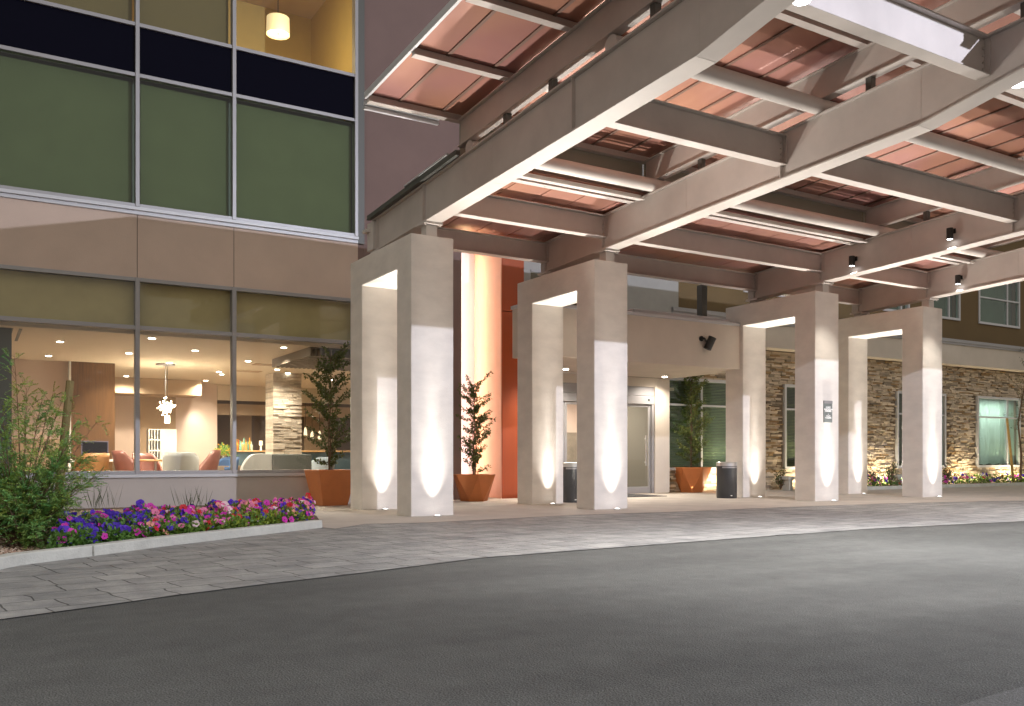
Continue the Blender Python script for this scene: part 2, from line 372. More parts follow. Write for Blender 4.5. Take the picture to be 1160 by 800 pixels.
# concrete mow strip behind the shrub
ms = MB(); ms.box((-8,15.8,0),(2.4,16.9,.10)); obj_struct(ms, 'concrete_strip', M['kerb'], bevel=.01)
# right planting bed
rbk = [onZ(1066,565.2,.1), onZ(1110,565.0,.1), onZ(1175,564.3,.1), onZ(1300,563.5,.1)]
sheet([(25.0,19.3),(60,19.3),(60,20.95),(25.0,20.95)], .06, 'planting_soil', M['soil'])
kb = MB(); kb.sweep([Vector((24.9,19.2,0)),Vector((60,19.2,0))], 0, .15, -.02, .12); obj_struct(kb, 'kerb', M['kerb'], bevel=.015)
# asphalt patch with the broken edge at lower right
pt = [(onZ(x, y, .004)) for x, y in ((1085,800),(1112,791),(1128,786),(1150,780),(1165,776),(1300,745),(1300,860),(1060,860))]
sheet([(p.x,p.y) for p in pt], .004, 'road_patch', mat('patch_asphalt', (.12,.12,.115), .85, var=.25, vscale=60, bump=.8, bscale=90))

# ================================================================ HOTEL BUILDING
B = thing('hotel_building', (8, 20, 0), 'large taupe stucco and stone hotel with tall glass window wall and orange fin', 'building')
YW = 20.15
def zW(px, py): return onY(px, py, YW).z
def xW(px): return onY(px, 400, YW).x
xr = xW(405); xl = -9.0
Zs = dict(sill=onY(230,535.5,YW).z, tr=zW(200,(360.6+387.8)/2-.0), head=zW(200,320.3), sp_top=zW(200,243.6), mid_t=zW(200,94.7), mid_b=0, t2=0)
z_sill = zW(230, 535.2); z_tr = zW(197,374.2); z_head = zW(197,320.4); z_b2 = zW(202,243.8); z_m1 = zW(202,95.1); z_m2 = zW(216,42.4)
z_top = z_m2 + (z_b2 - z_head)*0 + 3.2
mx = [xW(p) for p in (155.5, 265)]; mw = mx[1]-mx[0]
cols_x = [mx[0]-2*mw*1.45, mx[0]-mw*1.45, mx[0], mx[1], xr]
# sill wall with bevelled base
b = MB(); b.box((xl, YW, -.02), (xr-.03, YW+.25, z_sill-.10)); part(b, 'sill_wall', M['stucco_sill'], B, bevel=.01)
b = MB(); b.box((xl, YW-.05, z_sill-.10), (xr-.03, YW+.2, z_sill-.03)); part(b, 'window_sill', M['alu_white'], B, bevel=.006)
# spandrel band with joints, one panel per bay
for a, c in zip([xl]+cols_x[2:-1], cols_x[2:]):
    b = MB(); b.box((a+.006, YW, z_head+.03), (c-.006, YW+.2, z_b2-.11)); part(b, 'spandrel_panel', M['stucco'], B, bevel=.006)
b = MB(); b.box((xl, YW+.02, z_head+.03), (xr-.01, YW+.1, z_b2-.1)); part(b, 'spandrel_backing', M['alu_dark'], B)
b = MB(); b.box((xl, YW-.04, z_b2-.11), (xr, YW+.15, z_b2-.03)); b.box((xl, YW-.09, z_b2-.03), (xr, YW+.15, z_b2+.04)); part(b, 'spandrel_ledge', M['alu_white'], B, bevel=.006)
# lower curtain wall
fm = MB(); w = .045
fm.box((xl, YW-.03, z_sill-.03), (xr-.03, YW+.13, z_sill+.045)); fm.box((xl, YW-.03, z_head-.05), (xr-.03, YW+.13, z_head+.03)); fm.box((xl, YW-.028, z_tr-.045), (xr-.035, YW+.128, z_tr+.045))
for x in cols_x[:-1]+[xr-.08]: fm.box((x-w, YW-.05, z_sill-.028), (x+w, YW+.15, z_head+.028))
lowframe = part(fm, 'lower_window_frame', M['alu'], B, bevel=.006)
cc = [xl]+cols_x[2:]
xs = [cols_x[0]-3]+cols_x
for a, c in zip(cols_x[:-1], cols_x[1:]):
    b = MB(); b.box((a+w, YW+.03, z_sill+.04), (c-w, YW+.038, z_tr-.04)); subpart(b, 'pane', M['glass'], lowframe)
    b = MB(); b.box((a+w, YW+.03, z_tr+.04), (c-w, YW+.038, z_head-.04)); subpart(b, 'pane', M['glass'], lowframe)
    b = MB(); b.box((a+w+.005, YW+.17, z_tr-.0), (c-w-.005, YW+.2, z_head+.02)); part(b, 'transom_shade', M['shade_olive'], B)
b = MB(); b.box((xl, YW+.2, z_tr-.05), (xr, YW+.5, z_b2)); part(b, 'floor_edge', M['cream'], B)
# upper curtain wall
fm = MB()
fm.box((xl, YW-.03, z_b2+.04), (xr, YW+.13, z_b2+.12))
fm.box((xl, YW-.03, z_m1-.04), (xr, YW+.13, z_m1+.04)); fm.box((xl, YW-.03, z_m2-.04), (xr, YW+.13, z_m2+.04)); fm.box((xl, YW-.03, z_top-.05), (xr, YW+.13, z_top+.05))
for x in cols_x[:-1]+[xr-.04]: fm.box((x-w*.9, YW-.055, z_b2+.05), (x+w*.9, YW+.15, z_top+.045))
upframe = part(fm, 'upper_window_frame', M['alu'], B, bevel=.006)
for i, (a, c) in enumerate(zip(cols_x[:-1], cols_x[1:])):
    b = MB(); b.box((a+w, YW+.03, z_b2+.11), (c-w, YW+.038, z_m1-.04)); subpart(b, 'pane', M['glass_green'], upframe)
    b = MB(); b.box((a+w, YW+.03, z_m1+.04), (c-w, YW+.05, z_m2-.04)); subpart(b, 'dark_pane', M['navyglass'], upframe)
    b = MB(); b.box((a+w, YW+.03, z_m2+.04), (c-w, YW+.038, z_top-.05)); subpart(b, 'pane', M['glass'], upframe)
    b = MB(); b.box((a+w+.045, YW+.2, z_b2+.1), (c-w-.045, YW+.215, z_m1-.09)); part(b, 'roller_shade', M['shade_green'], B)
    if i < 3:
        b = MB(); b.box((a+w+.03, YW+.2, z_m2), (c-w-.03, YW+.215, z_top)); part(b, 'upper_shade', mat('ochre_shade', (.16,.122,.045), .9, var=.05), B)
b = MB(); b.box((xl, YW+.35, z_b2-.1), (xr, YW+.4, z_m2)); part(b, 'blank_wall', M['alu_dark'], B)
# lit upper room behind the last pane
b = MB(); x0 = cols_x[3]-1.6; zt = z_top+.4
b.box((x0-.6, YW+4.0, z_m2-.3), (xr+1.0, YW+4.1, zt)); b.box((x0-.6, YW+.4, zt-.05), (xr+1.0, YW+4.1, zt)); b.box((x0-.7, YW+.4, z_m2-.3), (x0-.6, YW+4.1, zt)); b.box((xr+.2, YW+.4, z_m2-.3), (xr+.3, YW+4.1, zt)); b.box((x0-.6, YW+.4, z_m2-.35), (xr+.3, YW+4.1, z_m2-.3))
part(b, 'upper_room_wall', M['ochre'], B)
# jamb strip
b = MB(); b.box((xr+.0, YW-.02, z_b2-.1), (xr+.17, YW+.3, 13.5)); part(b, 'jamb', M['alu_dark'], B)
b = MB(); b.box((xr-.03, YW+.03, 0), (xr+.02, YW+.3, z_b2-.1)); part(b, 'jamb_wall', M['stucco'], B)
# tower wall, niche and orange fin
xn0 = 10.75; xn1 = 11.93; xf = 12.60
b = MB(); b.box((xr+.17, YW+.06, 0), (xn0, YW+.36, 13.5)); b.box((xn0-.3, YW+.36, 0), (xn0-.003, YW+1.5, 13.5)); part(b, 'tower_wall', M['tower'], B, bevel=.01)
b = MB(); b.box((xr+.02, YW+.062, 0), (xr+.17, YW+.3, z_b2-.1)); part(b, 'tower_return', M['tower'], B)
b = MB(); b.box((xn0-.1, YW+1.5, 0), (xn1+.1, YW+1.6, 7.2)); part(b, 'niche_wall', mat('pale_niche_panel', (.80,.66,.61), .4, var=.03), B)
b = MB(); b.box((xn1-.02, YW+.03, 0), (xn1-.001, YW+1.49, 7.2)); part(b, 'fin_side_painted_lit', M['niche'], B)  # side of the orange fin, its lit look painted as a paler sheet
for z0, z1 in ((0.0, 4.93), (4.95, 7.2), (7.22, 13.5)):
    b = MB(); b.box((xn1, YW-.0, z0), (xf, YW+1.48, z1)); part(b, 'orange_fin_panel', M['orange'], B, bevel=.006)
b = MB(); b.box((xn0+.005, YW+.40, .05), (xn0+.05, YW+.46, 6.9)); part(b, 'niche_light_strip', emat('niche_strip', (1,.95,.92), 7), B)
# back wall above and behind the entrance canopy
b = MB()
b.box((xf+.001, YW+.3, 3.6), (18.3, YW+.6, 5.0)); b.box((xf+.001, YW+.3, 6.2), (18.3, YW+.6, 13)); b.box((15.4, YW+.3, 5.0), (18.3, YW+.6, 6.2)); b.box((xf+.001, YW+.3, 5.0), (13.0, YW+.6, 6.2))
part(b, 'rear_wall', mat('grey_rear_wall', (.36,.35,.33), .8, var=.05), B)
wf = MB(); wf.box((13.0, YW+.27, 5.0), (15.4, YW+.33, 5.06)); wf.box((13.0, YW+.27, 6.14), (15.4, YW+.33, 6.2)); wf.box((14.9, YW+.272, 5.06), (14.96, YW+.332, 6.14))
wfo = part(wf, 'clerestory_frame', M['alu'], B)
b = MB(); b.box((13.0, YW+.38, 5.06), (15.4, YW+.4, 6.14)); subpart(b, 'pane', mat('olive_glass', (.11,.09,.05), .15, spec=.6, var=.3, vscale=1.5), wfo)
# entrance canopy box
YE = 17.42
eb = MB(); eb.box((11.10, YE, 3.47), (17.775, 18.28, 4.64)); eb.box((12.66, 18.28, 3.475), (18.12, 20.62, 4.5))
part(eb, 'entrance_canopy', M['stucco_light'], B, bevel=.012)
b = MB(); b.box((11.07, YE-.03, 4.64), (17.775, 18.31, 4.72)); b.box((14.2,YE+.1,4.72),(17.5,YE+.5,4.83)); part(b, 'canopy_coping', M['alu_white'], B, bevel=.006)
b = MB(); b.box((16.72, 17.75, 4.72), (16.90, 17.95, 5.72)); part(b, 'canopy_post', M['alu_dark'], B)
# door wall
YD = 20.64
b = MB(); b.box((17.55, YD, -.01), (18.12, YD+.35, 3.474)); b.box((12.61, YD, 3.2), (17.55, YD+.35, 3.474)); b.box((12.61, YD, -.01), (13.2, YD+.35, 3.2)); b.box((17.9, YD+.35, 0), (18.12, 21.2, 3.474))
part(b, 'door_wall', M['stucco_light'], B, bevel=.01)
dr = MB(); dr.box((13.2, YD+.03, 2.68), (17.55, YD+.2, 2.92)); dr.box((13.2, YD+.05, 2.93), (17.55, YD+.2, 3.2)); dr.box((17.45, YD+.04, 0), (17.55, YD+.2, 2.68)); dr.box((13.2, YD+.04, 0), (13.3, YD+.2, 2.68))
door = part(dr, 'sliding_door', M['alu'], B, bevel=.008)
for a, c in ((13.3,14.3),(14.32,15.36),(15.38,16.42),(16.44,17.44)):
    lf = MB(); lf.box((a,YD+.08,0.02),(a+.07,YD+.13,2.67)); lf.box((c-.07,YD+.08,0.02),(c,YD+.13,2.67)); lf.box((a+.07,YD+.082,0.02),(c-.07,YD+.128,.22)); lf.box((a+.07,YD+.082,2.6),(c-.07,YD+.128,2.67))
    subpart(lf, 'door_leaf', M['alu'], door, bevel=.004)
    b = MB(); b.box((a+.07,YD+.1,.22),(c-.07,YD+.108,2.6)); subpart(b, 'door_pane', M['glass'], door)
b = MB(); b.cyl((17.22,YD+.03,.85),(17.22,YD+.03,1.75),.016); b.cyl((17.22,YD+.03,.95),(17.22,YD+.09,.95),.01); b.cyl((17.22,YD+.03,1.65),(17.22,YD+.09,1.65),.01); subpart(b, 'door_handle', M['chrome'], door, smooth=True)
b = MB(); b.box((17.30,YD+.02,2.78),(17.36,YD+.05,2.84)); subpart(b, 'door_sensor', M['black'], door)
# vestibule inside
b = MB(); b.box((12.7, YD+4.5, 1.95), (18.6, YD+4.6, 3.2)); b.box((12.6, YD+.36, 0), (12.7, YD+4.6, 3.2)); b.box((12.7, YD+.36, 3.15), (18.6, YD+4.6, 3.25)); part(b, 'vestibule_wall', M['pinkwall'], B)
b = MB(); b.box((12.7, YD+4.47, 0), (18.6, YD+4.6, 1.95)); b.box((18.3, YD+.5, 0), (18.4, YD+4.47, 1.95)); part(b, 'vestibule_stone', mat('mottled_stone', (.24,.20,.155), .45, var=.45, vscale=1.6, vdetail=7), B)
b = MB(); b.box((18.3, YD+.5, 1.95), (18.38, YD+4.47, 3.2)); part(b, 'vestibule_wall', M['pinkwall'], B)
b = MB(); b.add([(12.6,YD+.2,.02),(18.4,YD+.2,.02),(18.4,YD+4.5,.02),(12.6,YD+4.5,.02)],[(0,1,2,3)]); part(b, 'vestibule_floor', M['floor_in'], B)

# stone wing
YS = 20.9
wins = [(18.2,21.1),(23.41,26.36),(29.41,32.37),(34.52,37.55),(40.2,43.2)]
WZ0, WZ1 = .72, 3.53
stb = MB(); stb.box((18.0, YS+.06, 0), (60, YS+.3, WZ0)); stb.box((18.0, YS+.06, WZ1), (60, YS+.3, 4.66))
pxs = 18.0
for a, c in wins: stb.box((pxs, YS+.06, WZ0), (a, YS+.3, WZ1)); pxs = c
stb.box((pxs, YS+.06, WZ0), (60, YS+.3, WZ1))
part(stb, 'stone_backing', mat('mortar', (.20,.15,.10), .95), B)
st = MB(); z = 0.0
while z < 4.62:
    h = random.choice((.03,.038,.045,.055,.07)); x = 18.05
    while x < 42:
        L_ = random.uniform(.14,.55); x1 = x+L_
        zc = z+h/2
        ok = True
        for a, c in wins:
            if zc > WZ0-.02 and zc < WZ1+.02 and x1 > a-.02 and x < c+.02: ok = False
        if ok:
            t = random.random(); base = Vector((.46,.37,.26)).lerp(Vector((.70,.58,.44)), t)
            if random.random() < .22: base *= .5
            if random.random() < .12: base = Vector((.36,.24,.12))
            st.box((x+.004, YS+random.uniform(-.035,.045), z+.003), (x1-.003, YS+.07, z+h-.003), tuple(base))
        else:
            pass
        x = x1
    z += h
part(st, 'stone_cladding', M['stone'], B)
def win(a, c, z0, z1, Y, vert, horiz, pane, name='window', fw=.06, group=None):
    fm = MB(); fm.box((a-.02,Y-.05,z0-.03),(c+.02,Y+.1,z0+fw)); fm.box((a-.02,Y-.05,z1-fw),(c+.02,Y+.1,z1+.03)); fm.box((a-.02,Y-.048,z0+fw),(a+fw,Y+.1,z1-fw)); fm.box((c-fw,Y-.048,z0+fw),(c+.02,Y+.1,z1-fw))
    for v in vert: fm.box((v-.035,Y-.03,z0+fw),(v+.035,Y+.098,z1-fw))
    for h in horiz: fm.box((a+fw,Y-.032,h-.03),(c-fw,Y+.096,h+.03))
    f = part(fm, name, M['alu_white'], B, bevel=.005)
    p = MB(); p.box((a+fw,Y+.03,z0+fw),(c-fw,Y+.038,z1-fw)); subpart(p, 'pane', pane, f)
    return f
def fabric(name, col, tr):
    m = mat(name, col, .9, var=.04); nt = m.node_tree; b = nt.nodes['Principled BSDF']
    t = nt.nodes.new('ShaderNodeBsdfTranslucent'); t.inputs[0].default_value = (*col, 1); x = nt.nodes.new('ShaderNodeMixShader'); x.inputs[0].default_value = tr
    nt.links.new(b.outputs[0], x.inputs[1]); nt.links.new(t.outputs[0], x.inputs[2]); nt.links.new(x.outputs[0], nt.nodes['Material Output'].inputs[0]); return m
M['curtain'] = fabric('pale_curtain', (.62,.70,.64), .5)
M['blind'] = fabric('olive_blind', (.22,.23,.13), .3)
roomw = mat('guest_room_paint', (.10,.09,.07), .9)
for i, (a, c) in enumerate(wins):
    hz = [2.72]
    f = win(a, c, WZ0, WZ1, YS, [a+(c-a)*.70] if i else [a+(c-a)*.5], hz, M['glass_teal'] if i >= 2 else M['glass_green'])
    if i in (3, 4):   # curtains
        cu = MB(); n = 70
        for seg, (ca, cb) in enumerate(((a+.08,a+(c-a)*.62),(a+(c-a)*.66,c-.08))):
            vs = []
            for k in range(n+1):
                x = ca+(cb-ca)*k/n; y = YS+.22+.035*sin(k*1.15)+.02*sin(k*.37+seg)
                vs += [(x+.05*sin(k*.2), y, WZ0+.07+.05*abs(sin(k*.11))), (x, y, WZ1-.02)]
            cu.add(vs, [(2*k,2*k+2,2*k+3,2*k+1) for k in range(n)])
        part(cu, 'curtain', M['curtain'], B, smooth=True)
    else:
        bl = MB(); zz = WZ0+.08
        while zz < WZ1-.05:
            bl.rbox(((a+c)/2, YS+.16, zz), (c-a-.14, .045, .003), rx=R(-38)); zz += .05
        part(bl, 'window_blind', M['blind'], B)
    rm = MB(); rm.box((a-.3,YS+2.2,0),(c+.3,YS+2.3,4)); rm.box((a-.3,YS+.3,0),(a-.2,YS+2.2,4)); rm.box((c+.2,YS+.3,0),(c+.3,YS+2.2,4)); rm.box((a-.3,YS+.3,3.9),(c+.3,YS+2.2,4)); rm.box((a-.3,YS+.3,0),(c+.3,YS+2.2,.1))
    part(rm, 'room_wall', roomw, B)
b = MB(); b.box((18.02, 20.45, 4.66), (60, 21.2, 5.42)); part(b, 'fascia_band', M['stucco_light'], B, bevel=.012)
b = MB(); b.box((18.02, 20.40, 5.42), (60, 21.2, 5.50)); b.box((18.02,20.36,5.50),(60,20.9,5.62)); part(b, 'band_coping', M['alu'], B, bevel=.006)
W2 = [(21.5,24.2),(28.6,30.1),(31.0,33.3),(34.6,37.5)]; z20, z21 = 6.5, 8.7
ub = MB(); ub.box((18.31,YS,5.55),(60,YS+.3,z20)); ub.box((18.31,YS,z21),(60,YS+.3,13)); pxs = 18.31
for a, c in W2: ub.box((pxs,YS,z20),(a,YS+.3,z21)); pxs = c
ub.box((pxs,YS,z20),(60,YS+.3,z21)); part(ub, 'upper_wall', M['upper'], B)
for a, c in W2:
    win(a, c, z20, z21, YS, [a+(c-a)*.70], [7.55], M['glass_teal'], fw=.06)
    b = MB(); b.box((a-.1,YS+.35,z20-.1),(c+.1,YS+.4,z21+.1)); part(b, 'window_drape', mat('dim_drape', (.10,.14,.10), .9, var=.1, vscale=3), B)
# roof over everything
b = MB(); b.box((xl-.2, YW+.4, 13.3), (60, 48, 13.6)); part(b, 'roof', M['stucco'], B)
b = MB(); b.box((xl, YW, z_top+.05), (xr, YW+.3, 13.5)); part(b, 'spandrel_panel', M['stucco'], B)

# ---------------- lounge interior shell
ZC = 3.72
def lc(px, py): return onZ(px, py, ZC)
b = MB(); b.box((-8, YW+.25, ZC), (10.4, 26, ZC+.1)); b.box((-8, 26, ZC), (22, 50, ZC+.1)); part(b, 'lounge_ceiling', M['cream'], B)
b = MB(); b.add([(-8,YW+.2,.02),(22,YW+.2,.02),(22,50,.02),(-8,50,.02)],[(0,1,2,3)]); tag(part(b, 'lounge_floor', M['floor_in'], B))
YL = 27.2
wl = onY(13,450,YL).x; w80 = onY(80,450,YL).x; w129 = onY(129.5,450,YL).x
b = MB(); b.box((-8, YL, 0), (w80, YL+.2, ZC)); part(b, 'lounge_wall', M['pinkwall'], B)
b = MB(); b.box((w80, YL-.12, 0), (w129, YL+.2, ZC)); part(b, 'wood_wall_panel', M['wood'], B)
b = MB(); b.box((w80-.06, YL-.14, 0), (w80-.001, YL+.0, ZC)); part(b, 'pale_trim', M['white'], B)
# darker low cabinet on the left wall
b = MB(); b.box((onY(0,400,YL-.5).x-.5, YL-.5, 0), (w80-.07, YL-.01, onY(40,497,YL-.5).z)); part(b, 'lounge_cabinet', M['tanwall'], B)
# left interior column just behind glass
p0 = onY(13,450,YW+.7).x
b = MB(); b.box((p0-1.0, YW+.6, 0), (p0, YW+1.1, ZC)); b.box((p0-1.0,YW+.25,z_tr),(p0,YW+.28,z_head)); part(b, 'interior_column', mat('dark_grey_column', (.10,.105,.10), .7), B)
# middle walls with bulkhead
YM = 33.0
xa = onY(129,450,YM).x; xb = onY(246,450,YM).x; zb = onY(200,452,YM).z
b = MB(); b.box((xa-.6, YM, 0), (xb, YM+.25, ZC)); part(b, 'lounge_wall', M['pinkwall'], B)
b = MB(); b.box((xa-.6, YM-1.4, zb+.05), (onY(228,450,YM-1.4).x, YM-.01, ZC-.002)); part(b, 'bulkhead', M['tanwall'], B)
b = MB(); b.box((xb+.01, YM, ZC-.55), (24, YM+.2, ZC-.002)); part(b, 'bulkhead', M['cream'], B)
b = MB(); b.box((onY(158,450,YM-.05).x, YM-.06, 0), (onY(199,450,YM-.05).x, YM-.003, zb+.06)); part(b, 'tan_wall_panel', M['tanwall'], B)
# cove and bar back
YB = 41.0
b = MB(); b.box((xb-2, YB, 0), (24, YB+.2, ZC)); part(b, 'bar_wall', M['darkwall'], B)
b = MB(); b.box((xb-2, YM+.26, ZC-.28), (24, YM+.46, ZC-.12)); part(b, 'cove_light', M['cove'], B)
b = MB(); b.box((xb-2, 37, ZC-.9), (24, 37.1, ZC-.45)); part(b, 'bulkhead', M['tanwall'], B)
for px0, px1, m in ((246,262,'darkwall'),(262,285,'tanwall'),(302,312,'pinkwall'),(345,380,'tanwall')):
    b = MB(); p = onY(px0,480,YB-.1); q = onY(px1,480,YB-.1); b.box((p.x,YB-.1,0),(q.x,YB-.003,3.0)); part(b, 'bar_wall_panel', M[m], B)
# end walls
b = MB(); b.box((-8.1,YW+.3,0),(-8,50,ZC)); b.box((22,YD+5,0),(22.1,50,ZC)); b.box((-8,49.9,0),(22,50,ZC)); part(b, 'lounge_wall', M['pinkwall'], B)
# stone column
dcol = 27.5; q0 = atd(309,480,dcol); q1 = atd(342,480,dcol)
sc = MB(); z = 0.0; wcol = (q1-q0).length
while z < ZC-.02:
    h = random.choice((.045,.06,.08))
    u0 = 0
    while u0 < wcol-.01:
        u1 = min(wcol, u0+random.uniform(.1,.42))
        sc.box((q0.x+u0+.003, q0.y-random.uniform(0,.07), z+.003), (q0.x+u1, q0.y+.8, z+h-.003), tuple(Vector((.50,.44,.36))*random.uniform(.75,1.2))); u0 = u1
    z += h
part(sc, 'stone_column', M['stone'], B)
# vents in lounge ceiling
for (x0_,y0_,x1_,y1_) in ((290,412,318,414.5),(268,419.5,292,421.5)):
    p = lc((x0_+x1_)/2,(y0_+y1_)/2); b = MB(); b.box((p.x-.4,p.y-.25,ZC-.012),(p.x+.4,p.y+.25,ZC+.002))
    part(b, 'ceiling_vent', M['tanwall'], B)
p = lc(26,383); b = MB()
for k in (0,.16): b.box((p.x-.3+k, YW+.6, ZC-.008),(p.x-.24+k, YW+2.8, ZC+.002))
part(b, 'ceiling_slot', M['alu_dark'], B)
# slatted ceiling feature near third pane
p = lc(331,405.0); p2 = lc(398,394); b = MB()
bx0 = onZ(329,409,ZC-.2).x; byc = onZ(329,409,ZC-.2).y
b.box((bx0,byc-1.5,ZC-.04),(bx0+2.6,byc+1.6,ZC-.005)); 
k = 0
while k < 2.6: b.box((bx0+k,byc-1.55,ZC-.22),(bx0+k+.045,byc+1.6,ZC-.04)); k += .12
part(b, 'slatted_ceiling_raft', mat('dark_slats', (.16,.13,.10), .7), B)

# ================================================================ PORTALS
PX = [6.883, 11.041, 17.779, 22.088]; PWd = .875
PY = (14.903, 15.542, 17.306, 17.956); PH, PO = 5.207, 4.64
plabels = ['pale stucco portal frame nearest the lounge windows, leftmost of the four under the canopy',
           'pale stucco portal frame just right of the orange fin, in front of the sliding door',
           'pale stucco portal frame carrying the grey plaque on its front leg',
           'pale stucco portal frame at the far right, in front of the stone wall']
for X, lb in zip(PX, plabels):
    b = MB(); f0, f1, b0, b1 = PY
    b.prism([(f0,0),(f0,PH),(b1,PH),(b1,0),(b0,0),(b0,PO),(f1,PO),(f1,0)], 'x', -PWd/2, PWd/2)
    b.v = [(x+0, y-f0, z) for x, y, z in b.v]
    o = b.build('portal_frame', M['stucco_col'], None, bevel=.018, seg=3)
    o.location = (X+PWd/2, f0, 0)
    tag(o, lb, 'portal', 'stucco portal frames under the canopy')

# ================================================================ CANOPY
C = thing('entrance_porch_roof', (15, 15, 5.2), 'huge taupe steel porch roof with copper sheets resting on the stucco portals', 'canopy')
def zb_(Y):
    return 5.36+.038*(17.45-Y) if Y >= 7.7 else 5.7305+.18*(7.7-Y)
def zt_(Y): return 6.05+.0525*(17.45-Y)
YT = 4.6
bx = [X+PWd/2 for X in PX]
def ibeamY(mb, mf, xc, Ys, wf=.33, tf=.03, tw=.05):
    for Y0, Y1 in zip(Ys[:-1], Ys[1:]):
        for (zf, dz) in ((zb_, 0), (zt_, -tf)):
            v = []
            for dzz in (0, tf):
                v += [(xc-wf/2,Y0,zf(Y0)+dz+dzz),(xc+wf/2,Y0,zf(Y0)+dz+dzz),(xc+wf/2,Y1,zf(Y1)+dz+dzz),(xc-wf/2,Y1,zf(Y1)+dz+dzz)]
            mf.hexa(v)
        v = [(xc-tw/2,Y0,zb_(Y0)+tf),(xc+tw/2,Y0,zb_(Y0)+tf),(xc+tw/2,Y1,zb_(Y1)+tf),(xc-tw/2,Y1,zb_(Y1)+tf),
             (xc-tw/2,Y0,zt_(Y0)-tf),(xc+tw/2,Y0,zt_(Y0)-tf),(xc+tw/2,Y1,zt_(Y1)-tf),(xc-tw/2,Y1,zt_(Y1)-tf)]
        mb.hexa(v)
crossY = [17.2, 15.0, 10.2, 6.8]
for x in bx:
    w_ = MB(); ibeamY(w_, w_, x, [17.45, 12.5, 7.7, YT], wf=.33, tw=.21)
    for Y in crossY+[14.95-.35]:
        pass
    mbm = part(w_, 'main_beam', M['steel'], C, bevel=.004, seg=1)
    d_ = MB()
    for Y in crossY[:3]:
        d_.box((x-.16,Y-.006,zb_(Y)+.03),(x-.1045,Y+.006,zt_(Y)-.03))
    subpart(d_, 'stiffener_plate', M['steel'], mbm)
    b = MB()
    for y in (15.05, 17.25):
        b.box((x-.11,y-.11,PH-.003),(x+.11,y+.11,zb_(y)-.02)); b.box((x-.19,y-.2,zb_(y)-.035),(x+.19,y+.2,zb_(y)-.0))
        for dx in (-.15,.15): b.cyl((x+dx,y-.16,zb_(y)-.06),(x+dx,y-.16,zb_(y)-.03),.02,n=8)
    part(b, 'bearing_post', M['steel2'], C)
# cross beams
def cross(x0, x1, Y):
    zb, zt = {17.2:(5.59,6.03),15.0:(5.70,6.16),10.2:(5.87,6.36),6.8:(6.08,6.60)}[Y]
    w_ = MB(); w_.box((x0,Y-.02,zb+.02),(x1,Y+.02,zt-.02)); w_.box((x0,Y-.10,zb),(x1,Y+.10,zb+.02)); w_.box((x0,Y-.10,zt-.02),(x1,Y+.10,zt))
    w_.box((x0,Y-.1,zb+.02),(x0+.015,Y+.1,zt-.02)); w_.box((x1-.015,Y-.1,zb+.02),(x1,Y+.1,zt-.02))
    for xx in (x0+.06, x1-.06):
        for k in range(4): w_.cyl((xx,Y-.045,zb+.09+k*.09),(xx,Y-.02,zb+.09+k*.09),.014,n=6)
    return part(w_, 'cross_beam', M['steel'], C, bevel=.003, seg=1)
for a, c in zip(bx[:-1], bx[1:]):
    for Y in crossY: cross(a+.108, c-.108, Y)
# pipes
XR = bx[-1]+1.6
for Y in (9.45, 13.4):
    b = MB(); z = zt_(Y)+.125; b.cyl((bx[0]-.05,Y,z),(XR,Y,z),.125,n=28); part(b, 'pipe_purlin', M['steel2'], C, smooth=True)
    
# secondary beams on the pipes
def zs(Y): return 6.51+.0525*(13.4-Y)
for x in bx:
    w_ = MB()
    for (o0, o1, hw) in ((0,.02,.09),(.02,.46,.03),(.46,.48,.09)):
        w_.hexa([(x-hw,13.75,zs(13.75)+o0),(x+hw,13.75,zs(13.75)+o0),(x+hw,4.7,zs(4.7)+o0),(x-hw,4.7,zs(4.7)+o0),(x-hw,13.75,zs(13.75)+o1),(x+hw,13.75,zs(13.75)+o1),(x+hw,4.7,zs(4.7)+o1),(x-hw,4.7,zs(4.7)+o1)])
    part(w_, 'secondary_beam', M['steel'], C, bevel=.003, seg=1)
    b = MB()
    for Y in (12.2, 10.9, 8.6, 7.5, 6.3): b.box((x-.05,Y-.05,zt_(Y)),(x+.05,Y+.05,zs(Y)))
    part(b, 'spacer_block', M['alu_dark'], C)
# intermediate rafters between the main beams
for x in [bx[0]+(bx[1]-bx[0])*.62, bx[1]+(bx[2]-bx[1])*.36, bx[1]+(bx[2]-bx[1])*.70, bx[2]+(bx[3]-bx[2])*.6]:
    pass
XL = 5.6
def zr(Y): return zs(Y)+.59
prl = [13.8,12.05,10.35,8.65,6.95,5.25]
for Y in prl+[4.55]:
    b = MB(); z = zr(Y); b.box((XL,Y-.04,z-.11),(XR,Y+.04,z-.012)); b.box((XL,Y-.07,z-.125),(XR,Y+.07,z-.11))
    part(b, 'purlin', M['steel'], C)
b = MB(); b.hexa([(XL-.05,13.85,zr(13.85)-.06),(XL,13.85,zr(13.85)-.06),(XL,4.5,zr(4.5)-.06),(XL-.05,4.5,zr(4.5)-.06),(XL-.05,13.85,zr(13.85)+.05),(XL,13.85,zr(13.85)+.05),(XL,4.5,zr(4.5)+.05),(XL-.05,4.5,zr(4.5)+.05)])
b.box((XL-.02,13.86,zr(13.85)-.13),(XL+1.35,13.95,zr(13.85)-.07)); b.box((XL-.02,13.9,zr(13.85)-.20),(XL+1.35,13.96,zr(13.85)-.15))
part(b, 'edge_trim', M['alu_white'], C, bevel=.004)
ys = prl+[4.5]
